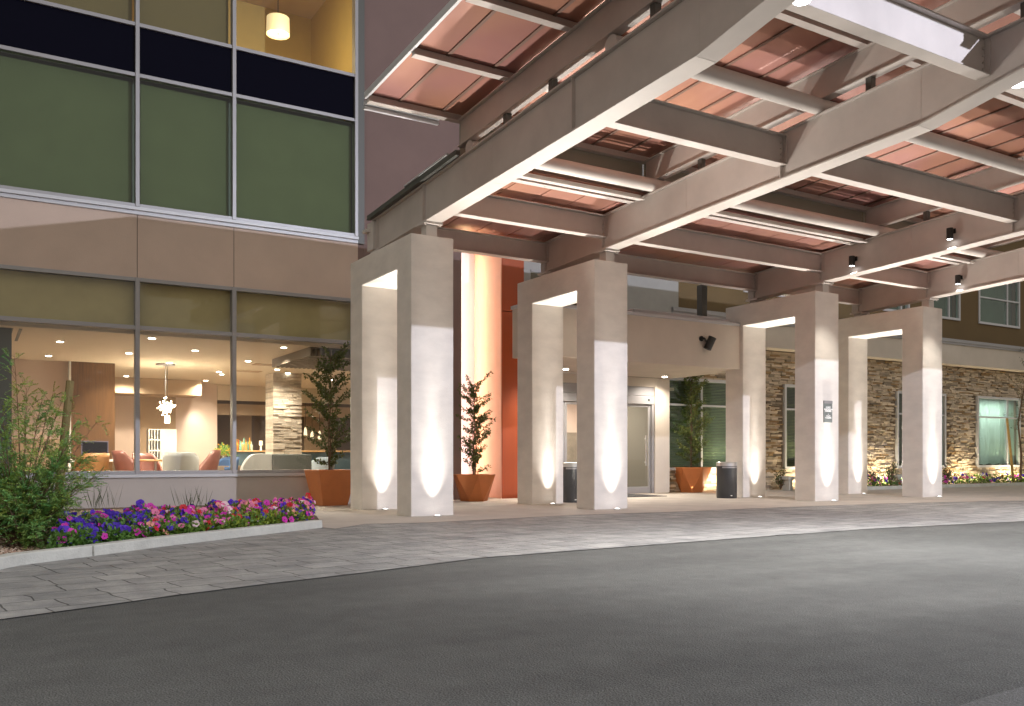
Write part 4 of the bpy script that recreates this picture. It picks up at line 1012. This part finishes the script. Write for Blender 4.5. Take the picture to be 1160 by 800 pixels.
# small shrubs at the stone wall
for (px, Y, h, lb, sd) in ((990,20.2,.75,'small loose shrub at the stone wall, left one seen through the last portal frame',1),(1009,20.1,1.0,'small upright shrub at the stone wall, right one seen through the last portal frame',2),(1071,20.2,.9,'small dark shrub at the stone wall just right of the last portal frame',3),(884,20.4,.7,'small pale shrub at the stone wall seen through the plaque frame',4)):
    random.seed(sd); p = onY(px, 550, Y); t = thing('small_shrub', (p.x,Y,.05), lb, 'shrub', 'small shrubs at the stone wall'); a_ = MB(); l_ = MB()
    for k in range(14):
        an = random.uniform(0,6.28); tip = Vector((cos(an)*.45*random.random(), sin(an)*.3*random.random(), h*random.uniform(.5,1)))
        a_.tube([Vector((0,0,0)), tip*.5+rv()*.03, tip], [.012,.008,.003], 4)
        for q in range(22):
            pp_ = tip*random.uniform(.35,1.0)+rv()*.06; g = random.uniform(.5,1.3)
            leaf(l_, pp_, rv()+Vector((0,0,.4)), rv(), .06, .03, (.07*g,.11*g,.035*g))
    a_.build('branches', M['bark'], t).matrix_parent_inverse = Matrix(); l_.build('foliage', M['leaf'], t).matrix_parent_inverse = Matrix()
# young tree with its pale stakes at the right edge
tp = onY(1152,560,20.0); random.seed(9)
t = thing('young_tree', (tp.x+.25,20.0,.05), 'thin young tree with bare twigs in front of the curtained window', 'tree'); a_ = MB(); l_ = MB()
pts = [Vector((.0,0,0)),Vector((.05,0,1.2)),Vector((-.08,.05,2.4)),Vector((.12,0,3.4)),Vector((.5,0,4.6)),Vector((.9,0,5.6))]; a_.tube(pts, [.045,.04,.032,.026,.018,.01], 7)
for k in range(30):
    z = random.uniform(1.6,5.4); i = min(4, int(z/1.12)); b0 = pts[i].lerp(pts[i+1], random.random()); tip = b0+Vector((random.uniform(-.7,.9),random.uniform(-.5,.5),random.uniform(.0,.8)))
    a_.tube([b0,(b0+tip)/2+rv()*.05,tip],[.01,.007,.003],4)
    for q in range(22):
        p_ = b0.lerp(tip, random.uniform(.3,1.1))+rv()*.07; g = random.uniform(.5,1.2); leaf(l_, p_, rv(), rv(), .07, .022, (.06*g,.10*g,.03*g))
a_.build('trunk', M['bark'], t).matrix_parent_inverse = Matrix(); l_.build('crown', M['leaf'], t).matrix_parent_inverse = Matrix()
b = MB(); p0_ = onY(1148.5,549,19.8); p1_ = onY(1141,474,19.8); b.cyl((p0_.x,19.8,.05),(p1_.x-.02,19.8,p1_.z),.05,.045,n=10); o = b.build('plant_stake', M['bamboo'], None); tag(o, 'pale yellow wooden stake in front of the curtained window at right', 'stake')

# ================================================================ LOUNGE FURNITURE
def shell(mb, r0, r1, zb, hb, ha, a_open=55, wing=0, squash=1.0, n=28, m=8, lean=.12):
    """open tub: back towards +Y, opening towards -Y; returns grid surface"""
    vs = []
    for i in range(n+1):
        a = R(-90+a_open)+ (2*pi-2*R(a_open))*i/n
        back = max(0, sin(a)); k = max(0,(1-abs(((a-pi/2)))/ (pi-R(a_open))))
        h = ha + (hb-ha)*min(1, max(0,(k-.15)/.45))**1.0
        for j in range(m+1):
            u = j/m; r = r0+(r1-r0)*sin(u*pi/2); z = zb+(h-zb)*u
            wv = wing*sin(u*pi)*(1-k)
            vs.append((cos(a)*(r+wv), sin(a)*r*squash+lean*u*back, z))
    mb.add(vs, [(i*(m+1)+j,(i+1)*(m+1)+j,(i+1)*(m+1)+j+1,i*(m+1)+j+1) for i in range(n) for j in range(m)])
def shell_chair(name, loc, rz, label, m, hb=1.1, ha=.62, r=.36, wing=0, cat='chair', cush=None):
    t = thing(name, loc, label, cat, 'lounge chairs behind the window'); I = Matrix()
    mb = MB(); shell(mb, r*.72, r, .30, hb, ha, wing=wing); o = mb.build('shell', m, t, smooth=True); o.matrix_parent_inverse = I
    sd = o.modifiers.new('thickness', 'SOLIDIFY'); sd.thickness = .06; sd.offset = 1
    b = MB(); b.lathe([(.001,.30),(r*.70,.30),(r*.86,.36),(r*.84,.46),(r*.6,.49),(.001,.50)], n=24); b.build('seat', cush or m, t, smooth=True).matrix_parent_inverse = I
    b = MB(); b.lathe([(.001,0),(.26,0),(.26,.015),(.04,.04),(.03,.32)], n=20); b.build('base', M['chrome'], t, smooth=True).matrix_parent_inverse = I
    t.rotation_euler = (0,0,rz); return t
def fl(px, Y, z=.02): q = onY(px, 500, Y); return (q.x, Y, z)
S_ = 1.13
c = shell_chair('tub_chair', fl(103,24.4), R(205), 'orange tan tub chair at the white desk behind the shrub', M['tan_leather'], 1.18, .95, .33)
c = shell_chair('wing_chair', fl(150,24.6), R(100), 'red brown wing chair half hidden by the window mullion', M['red_leather'], 1.25, .72, .32, .08)
c = shell_chair('wing_chair', fl(168,26.2), R(20), 'red brown wing chair behind the light wood table', M['red_leather'], 1.20, .70, .32, .08)
c = shell_chair('wing_chair', fl(226,24.2), R(-100), 'red brown wing chair beside the grey tub chair, facing left', M['red_leather'], 1.27, .62, .36, .12)
c = shell_chair('tub_chair', fl(205,22.6), R(165), 'pale grey tub chair with its back to the window, left of the second mullion', M['grey_fab'], 1.20, .95, .36)
c = shell_chair('tub_chair', fl(252,26.0), R(-60), 'small blue chair beside the flowers', M['blue_fab'], 1.08, .8, .34)
c = shell_chair('tub_chair', fl(361,24.6), R(200), 'small pale blue chair partly hidden by the planter shrub', mat('pale_blue', (.45,.55,.62), .6), 1.08, .8, .36)
# booth sofa
t = thing('booth_sofa', fl(310,22.4), 'long booth sofa, pale grey at one end and dark grey at the other', 'sofa'); I = Matrix()
x0 = onY(270,500,22.4).x-t.location.x; x1 = onY(352,500,22.4).x-t.location.x; xm = onY(307,500,22.4).x-t.location.x
b = MB(); n = 14; poly = [(xm,0),(xm,1.17)]+[(x0+.45-.45*sin(pi/2*k/n), 1.17-.8*(1-cos(pi/2*k/n))) for k in range(n+1)]+[(x0,0)]
b.prism(poly, 'y', -.1, .12); b.build('pale_back', M['grey_fab'], t, bevel=.02).matrix_parent_inverse = I
b = MB(); b.box((xm+.004,-.1,0),(x1,.12,1.16)); b.build('dark_back', M['dkgrey_fab'], t, bevel=.03).matrix_parent_inverse = I
b = MB(); b.box((x0+.2,.13,.1),(x1,.75,.46)); b.build('seat', M['dkgrey_fab'], t, bevel=.03).matrix_parent_inverse = I
# desk + monitor
YK = 25.6
t = thing('desk', fl(108,YK), 'white desk below the black monitor in front of the wood panel', 'desk'); ox = t.location.x
x0 = onY(76,500,YK).x-ox; x1 = onY(132.5,500,YK).x-ox; zt0 = onY(108,521.5,YK).z
b = MB(); b.box((x0,-.3,zt0-.06),(x1,.3,zt0)); b.build('desk_top', M['white'], t, bevel=.006).matrix_parent_inverse = I
for x in (x0, x1-.07):
    b = MB(); b.box((x,-.29,0),(x+.07,.29,zt0-.062)); b.build('leg', M['white'], t, bevel=.006).matrix_parent_inverse = I
mc = onY(107.5,508,YK+.1)
t = thing('monitor', (mc.x,YK+.1,zt0), 'black computer monitor standing on the white desk', 'monitor'); hw = (onY(123,508,YK).x-onY(92,508,YK).x)/2; zz0 = onY(100,517,YK).z-zt0; zz1 = onY(100,499.5,YK).z-zt0
b = MB(); b.box((-hw,-.02,zz0),(hw,.03,zz1)); b.build('housing', mat('monitor_bezel', (.10,.10,.16), .4), t, bevel=.004).matrix_parent_inverse = I
b = MB(); b.box((-hw+.025,-.024,zz0+.03),(hw-.025,-.0205,zz1-.03)); b.build('screen', mat('dark_screen', (.004,.004,.008), .12), t).matrix_parent_inverse = I
b = MB(); b.box((-.04,.0,0),(.04,.03,zz0+.1)); b.box((-.14,-.1,0),(.14,.1,.012)); b.build('stand', M['alu'], t).matrix_parent_inverse = I
# cube shelf
YC = 28.0
t = thing('cube_shelf', fl(184,YC), 'white cube shelf with small square niches behind the grey tub chair', 'shelf'); ox = t.location.x
x0 = onY(169,500,YC).x-ox; x1 = onY(200,500,YC).x-ox; xm = onY(182,500,YC).x-ox; zt1 = onY(184,487,YC).z
b = MB(); b.box((xm,0,0),(x1,.9,zt1)); b.build('cabinet', M['white'], t, bevel=.006).matrix_parent_inverse = I
b = MB(); nx, nz = 4, 6
wc = (xm-x0)/nx
for i in range(nx+1): b.box((x0+i*wc-.012,.02,0),(x0+i*wc+.012,.4,zt1))
for j in range(nz+1):
    z = zt1*j/nz; b.box((x0,.021,max(0,z-.02)),(xm,.4,min(zt1-.001,z+.02)))
b.box((x0,.4,0),(xm-.002,.42,zt1)); b.build('niche_rack', M['white'], t).matrix_parent_inverse = I
# round wood table
t = thing('round_table', fl(176,24.8), 'round light wood table between the red brown wing chairs', 'table')
zt2 = onY(176,521.5,24.8).z
b = MB(); b.lathe([(.001,zt2-.05),(.46,zt2-.05),(.47,zt2-.02),(.46,zt2),(.001,zt2)], n=36); b.build('table_top', M['table'], t, smooth=True).matrix_parent_inverse = I
b = MB(); b.lathe([(.001,0),(.25,0),(.25,.02),(.035,.04),(.035,zt2-.05)], n=20); b.build('leg', M['chrome'], t, smooth=True).matrix_parent_inverse = I
# bar counter, bottles, bouquet
YQ = 29.5
t = thing('bar_counter', fl(270,YQ), 'dark blue grey bar counter with bottles on it behind the window', 'counter'); ox = t.location.x
x0 = onY(262,500,YQ).x-ox; x1 = onY(400,500,YQ).x-ox; zq = onY(275,511,YQ).z
b = MB(); b.box((x0,0,0),(x1,.5,zq-.05)); b.build('counter_body', mat('blue_grey', (.07,.12,.15), .6), t, bevel=.01).matrix_parent_inverse = I
b = MB(); b.box((x0-.05,-.06,zq-.05),(x1,.56,zq)); b.build('counter_top', M['table'], t, bevel=.01).matrix_parent_inverse = I
bc = [(.65,.22,.03),(.75,.38,.05),(.5,.12,.03),(.15,.40,.28),(.8,.5,.15),(.2,.45,.35),(.6,.3,.08),(.12,.3,.2),(.7,.3,.04),(.4,.5,.4)]
for i in range(10):
    q = onY(266+i*2.1, 500, YQ+.15+.1*(i%3)); hgt_ = random.uniform(.30,.46)
    b = MB(); b.lathe([(.001,0),(.045,0),(.045,hgt_*.6),(.018,hgt_*.75),(.016,hgt_),(.001,hgt_)], n=12)
    nm = 'bottle_%d' % i
    o = b.build('bottle', mat('bottle_glass_%d' % i, bc[i], .15, spec=.8), None, smooth=True); o.location = (q.x, YQ+.15+.1*(i%3), zq+.002)
    kind = ['amber','orange','dark red','green','yellow','pale green','brown','dark green','bright orange','pale']
    tag(o, '%s bottle on the bar counter, %s in the row from the left' % (kind[i], ['first','second','third','fourth','fifth','sixth','seventh','eighth','ninth','tenth'][i]), 'bottle', 'bottles on the bar counter')
q = onY(254,518,26.6); random.seed(31)
t = thing('bouquet_vase', (q.x,26.6,.85), 'vase of yellow and green flowers left of the bottles', 'bouquet')
b = MB(); b.lathe([(.001,0),(.09,0),(.11,.12),(.06,.28),(.07,.30)], n=16); b.build('vase', M['chrome'], t, smooth=True).matrix_parent_inverse = I
b = MB()
for k in range(420):
    d = rv(); d.z = abs(d.z); p = Vector((0,0,.3))+d*random.uniform(.05,.34)
    leaf(b, p, d+rv()*.6, rv(), .07, .04, random.choice(((.2,.4,.08),(.6,.55,.08),(.12,.3,.06),(.7,.35,.04))))
b.build('flowers', M['leaf'], t).matrix_parent_inverse = I
b = MB(); q = onY(254,520,26.6); b.box((q.x-.5,26.3,.02),(q.x+.5,26.9,.85)); o = b.build('side_cabinet', M['tanwall'], None, bevel=.01); tag(o, 'tan side cabinet under the vase of flowers', 'cabinet')
# candle-like table lamp
q = onY(295.5,500,YQ+.2); b = MB(); b.lathe([(.001,0),(.05,0),(.03,.02),(.02,.16),(.055,.2),(.055,.34),(.001,.34)], n=14); o = b.build('table_lamp', M['pendant'], None, smooth=True); o.location = (q.x,YQ+.2,zq+.002); tag(o, 'small glowing table lamp on the bar right of the bottles', 'lamp')
# pendants by the bar
for i, (px, py) in enumerate(((346,490),(353.5,494),(362,494))):
    Y = 33.6; q = onY(px, py, Y); t = thing('bar_pendant', (q.x,Y,ZC), ['glass bar pendant lamp right of the stone column, left of three','glass bar pendant lamp right of the stone column, middle of three','glass bar pendant lamp right of the stone column, nearest the planter shrub'][i], 'pendant lamp', 'bar pendant lamps')
    b = MB(); b.cyl((0,0,0),(0,0,q.z-ZC+.2),.008,n=6); b.build('cord', M['black'], t).matrix_parent_inverse = I
    b = MB(); z_ = q.z-ZC; b.lathe([(.02,z_+.2),(.05,z_+.1),(.07,z_-.12),(.001,z_-.13)], n=14); b.build('lamp_shade', M['pendant'], t, smooth=True).matrix_parent_inverse = I
# chandelier
YH = 26.5; q = onY(187.5,460,YH); cz = onY(187,460,YH).z
t = thing('chandelier', (q.x,YH,ZC), 'sparkling star-shaped chandelier hanging behind the second pane', 'chandelier')
b = MB(); b.cyl((0,0,0),(0,0,-.04),.26,n=24); b.build('ceiling_plate', M['alu'], t).matrix_parent_inverse = I
b = MB(); b.cyl((0,0,-.04),(0,0,cz-ZC),.012,n=8)
random.seed(2); tips = []
for k in range(46):
    d = rv(); L_ = random.uniform(.10,.27); b.cyl((0,0,cz-ZC), Vector((0,0,cz-ZC))+d*L_, .006, n=5); tips.append(Vector((0,0,cz-ZC))+d*L_)
b.build('stem', M['chrome'], t).matrix_parent_inverse = I
b = MB()
for p in tips: b.lathe([(.001,-.020),(.015,-.01),(.018,0),(.015,.01),(.001,.020)], p, 8)
b.build('bulb', M['bulb'], t, smooth=True).matrix_parent_inverse = I
point((q.x,YH,cz-.1), 260, (1,.84,.60), .2)
q2 = onY(189.5,475.5,27.2); t = thing('pendant_lamp', (q2.x,27.2,ZC), 'small glowing pendant lamp just below the chandelier', 'pendant lamp')
b = MB(); b.cyl((0,0,0),(0,0,q2.z-ZC+.12),.006,n=6); b.build('cord', M['black'], t).matrix_parent_inverse = I
b = MB(); z_ = q2.z-ZC; b.lathe([(.001,z_+.12),(.07,z_+.12),(.08,z_-.1),(.001,z_-.1)], n=16); b.build('lamp_shade', emat('pendant_bright', (1,.9,.7), 3), t, smooth=True).matrix_parent_inverse = I

# lounge downlights
dl = [(68,386.8),(55,403),(146,400),(172,383),(143,426),(131,432),(192,411),(221,397),(248,421),(251,424),(233,431),(212,436.5),(321.5,393.5),(281,409),(314,418.5),(326,422.5),(309,426.5),(315,441),(247,442.5),(288,447.5),(298,456.5),(347,447),(376,430)]
proto = thing('lounge_downlight', (0,0,0), 'x', 'downlight', 'recessed downlights in the lounge ceiling')
b = MB(); b.lathe([(.10,-.001),(.10,-.008),(.07,-.008)], n=20); b.build('trim_ring', M['white'], proto).matrix_parent_inverse = I
b = MB(); b.cyl((0,0,-.002),(0,0,-.016),.068,n=20); b.build('lens', M['downglow'], proto).matrix_parent_inverse = I
near = 0
zone = ['left pane', 'middle pane', 'right pane']
for i, (px, py) in enumerate(dl):
    p = onZ(px, py, ZC)
    if p.y > YM-.3 and px < 246: p.y = YM-.6
    zi = 0 if px < 155 else 1 if px < 264 else 2
    sm = [j for j in range(len(dl)) if (0 if dl[j][0] < 155 else 1 if dl[j][0] < 264 else 2) == zi]
    sm.sort(key=lambda j: dl[j][1]); rk = ['highest','second highest','third highest','fourth highest','fifth highest','sixth highest','seventh highest','eighth highest','ninth highest','tenth highest'][sm.index(i)]
    lb = 'recessed ceiling downlight, %s in view behind the %s' % (rk, zone[zi])
    if i == 0: proto.location = p; proto['label'] = lb
    else: copy_thing(proto, p, lb)
    if i % 2 == 0 and py < 440: spot(p+Vector((0,0,-.04)), p+Vector((0,0,-3)), 420, 150, .7, (1,.86,.68), .07)
for (x, y) in ((2.5,22.5),(6.5,22.5),(6.5,30),(12,38),(9,35)): spot((x,y,ZC-.05), (x,y,0), 470, 155, .7, (1,.86,.68), .1)
wp = onY(223,470,YM-.45); spot((wp.x,YM-.45,ZC-.5), (wp.x,YM-.1,0), 110, 80, .9, (1,.9,.8), .05)
spot((q0.x+.35,q0.y-.4,ZC-.1), (q0.x+.35,q0.y-.15,0), 170, 60, .9, (1,.9,.75), .05)
spot((w80+.8,YL-.9,ZC-.1), (w80+.9,YL-.1,.6), 90, 90, .9, (1,.85,.65), .05)
# drum pendant upstairs
p = onY(315,30,YW+1.4)
t = thing('drum_pendant', p, 'cream drum pendant lamp in the upper window', 'pendant lamp')
b = MB(); b.lathe([(.28,-.20),(.27,.20)], n=32); o = b.build('lamp_shade', emat('drum_shade', (1,.80,.42), .62), t, smooth=True); o.matrix_parent_inverse = I
b = MB(); b.cyl((0,0,-.17),(0,0,-.16),.26,n=32); b.build('diffuser', emat('drum_diffuser', (1,.88,.6), .9), t).matrix_parent_inverse = I
b = MB(); b.cyl((0,0,-.2),(0,0,2.0),.01,n=6); b.build('cord', M['black'], t).matrix_parent_inverse = I
point(p+Vector((0,-.4,-.6)), 75, (1,.78,.42), .25)
# niche and wall wash lamps
area((xn0+.10,YW+1.12,3.4), (xn0+.42,YW+1.5,3.4), 105, .1, 6.6, (1,.93,.92))
area((xn1-.25,YW+1.40,3.6), (xn1-.05,YW+.9,3.6), 26, .08, 6.2, (1,.72,.30))
for x in (19.6, 24.6, 28.2, 33.2, 36.5, 39.5):
    area((x,YS-.45,.16), (x,YS-.05,1.3), 70, 1.6, .1, (1,.83,.55))
for (a, c) in wins[3:]: area(((a+c)/2,YS+.9,3.3), ((a+c)/2,YS+.4,1.2), 80, 2.2, .4, (.92,1,.95))
point((20.6,YS+.9,1.3), 60, (.8,1,.85), .2)
# vestibule
area((15.5,YD+2.2,3.1), (15.5,YD+2.2,0), 480, 3.5, 2.5, (1,.9,.78))

# ================================================================ WORLD, CAMERA
w = bpy.data.worlds.new('World'); S.world = w; w.use_nodes = True; nt = w.node_tree; bg = nt.nodes['Background']
sky = nt.nodes.new('ShaderNodeTexSky'); sky.sky_type = 'NISHITA'; sky.sun_disc = False; sky.sun_elevation = R(-1.5); sky.sun_rotation = R(200)
mx_ = nt.nodes.new('ShaderNodeMix'); mx_.data_type = 'RGBA'; mx_.inputs[0].default_value = .88
nt.links.new(sky.outputs[0], mx_.inputs[6]); mx_.inputs[7].default_value = (.89,.83,.75,1)
nt.links.new(mx_.outputs[2], bg.inputs[0]); bg.inputs[1].default_value = .68
cam = bpy.data.cameras.new('camera'); co = bpy.data.objects.new('camera', cam); COL.objects.link(co); S.camera = co
co.location = CAM; co.rotation_euler = (R(90), 0, -YAW)
cam.sensor_width = 36; cam.sensor_fit = 'HORIZONTAL'; cam.lens = F/1160*36; cam.shift_y = (HZ-400)/1160; cam.clip_end = 1000
S.view_settings.view_transform = 'Standard'; S.view_settings.look = 'None'; S.view_settings.gamma = 1; S.view_settings.exposure = .13
S.cycles.max_bounces = 8; S.cycles.diffuse_bounces = 4; S.cycles.transparent_max_bounces = 12; S.cycles.sample_clamp_indirect = 4; S.cycles.caustics_reflective = False; S.cycles.caustics_refractive = False

for o in S.objects:
    if 'label' in o and len(o['label'].split()) > 16: print('LONG', o['label'])
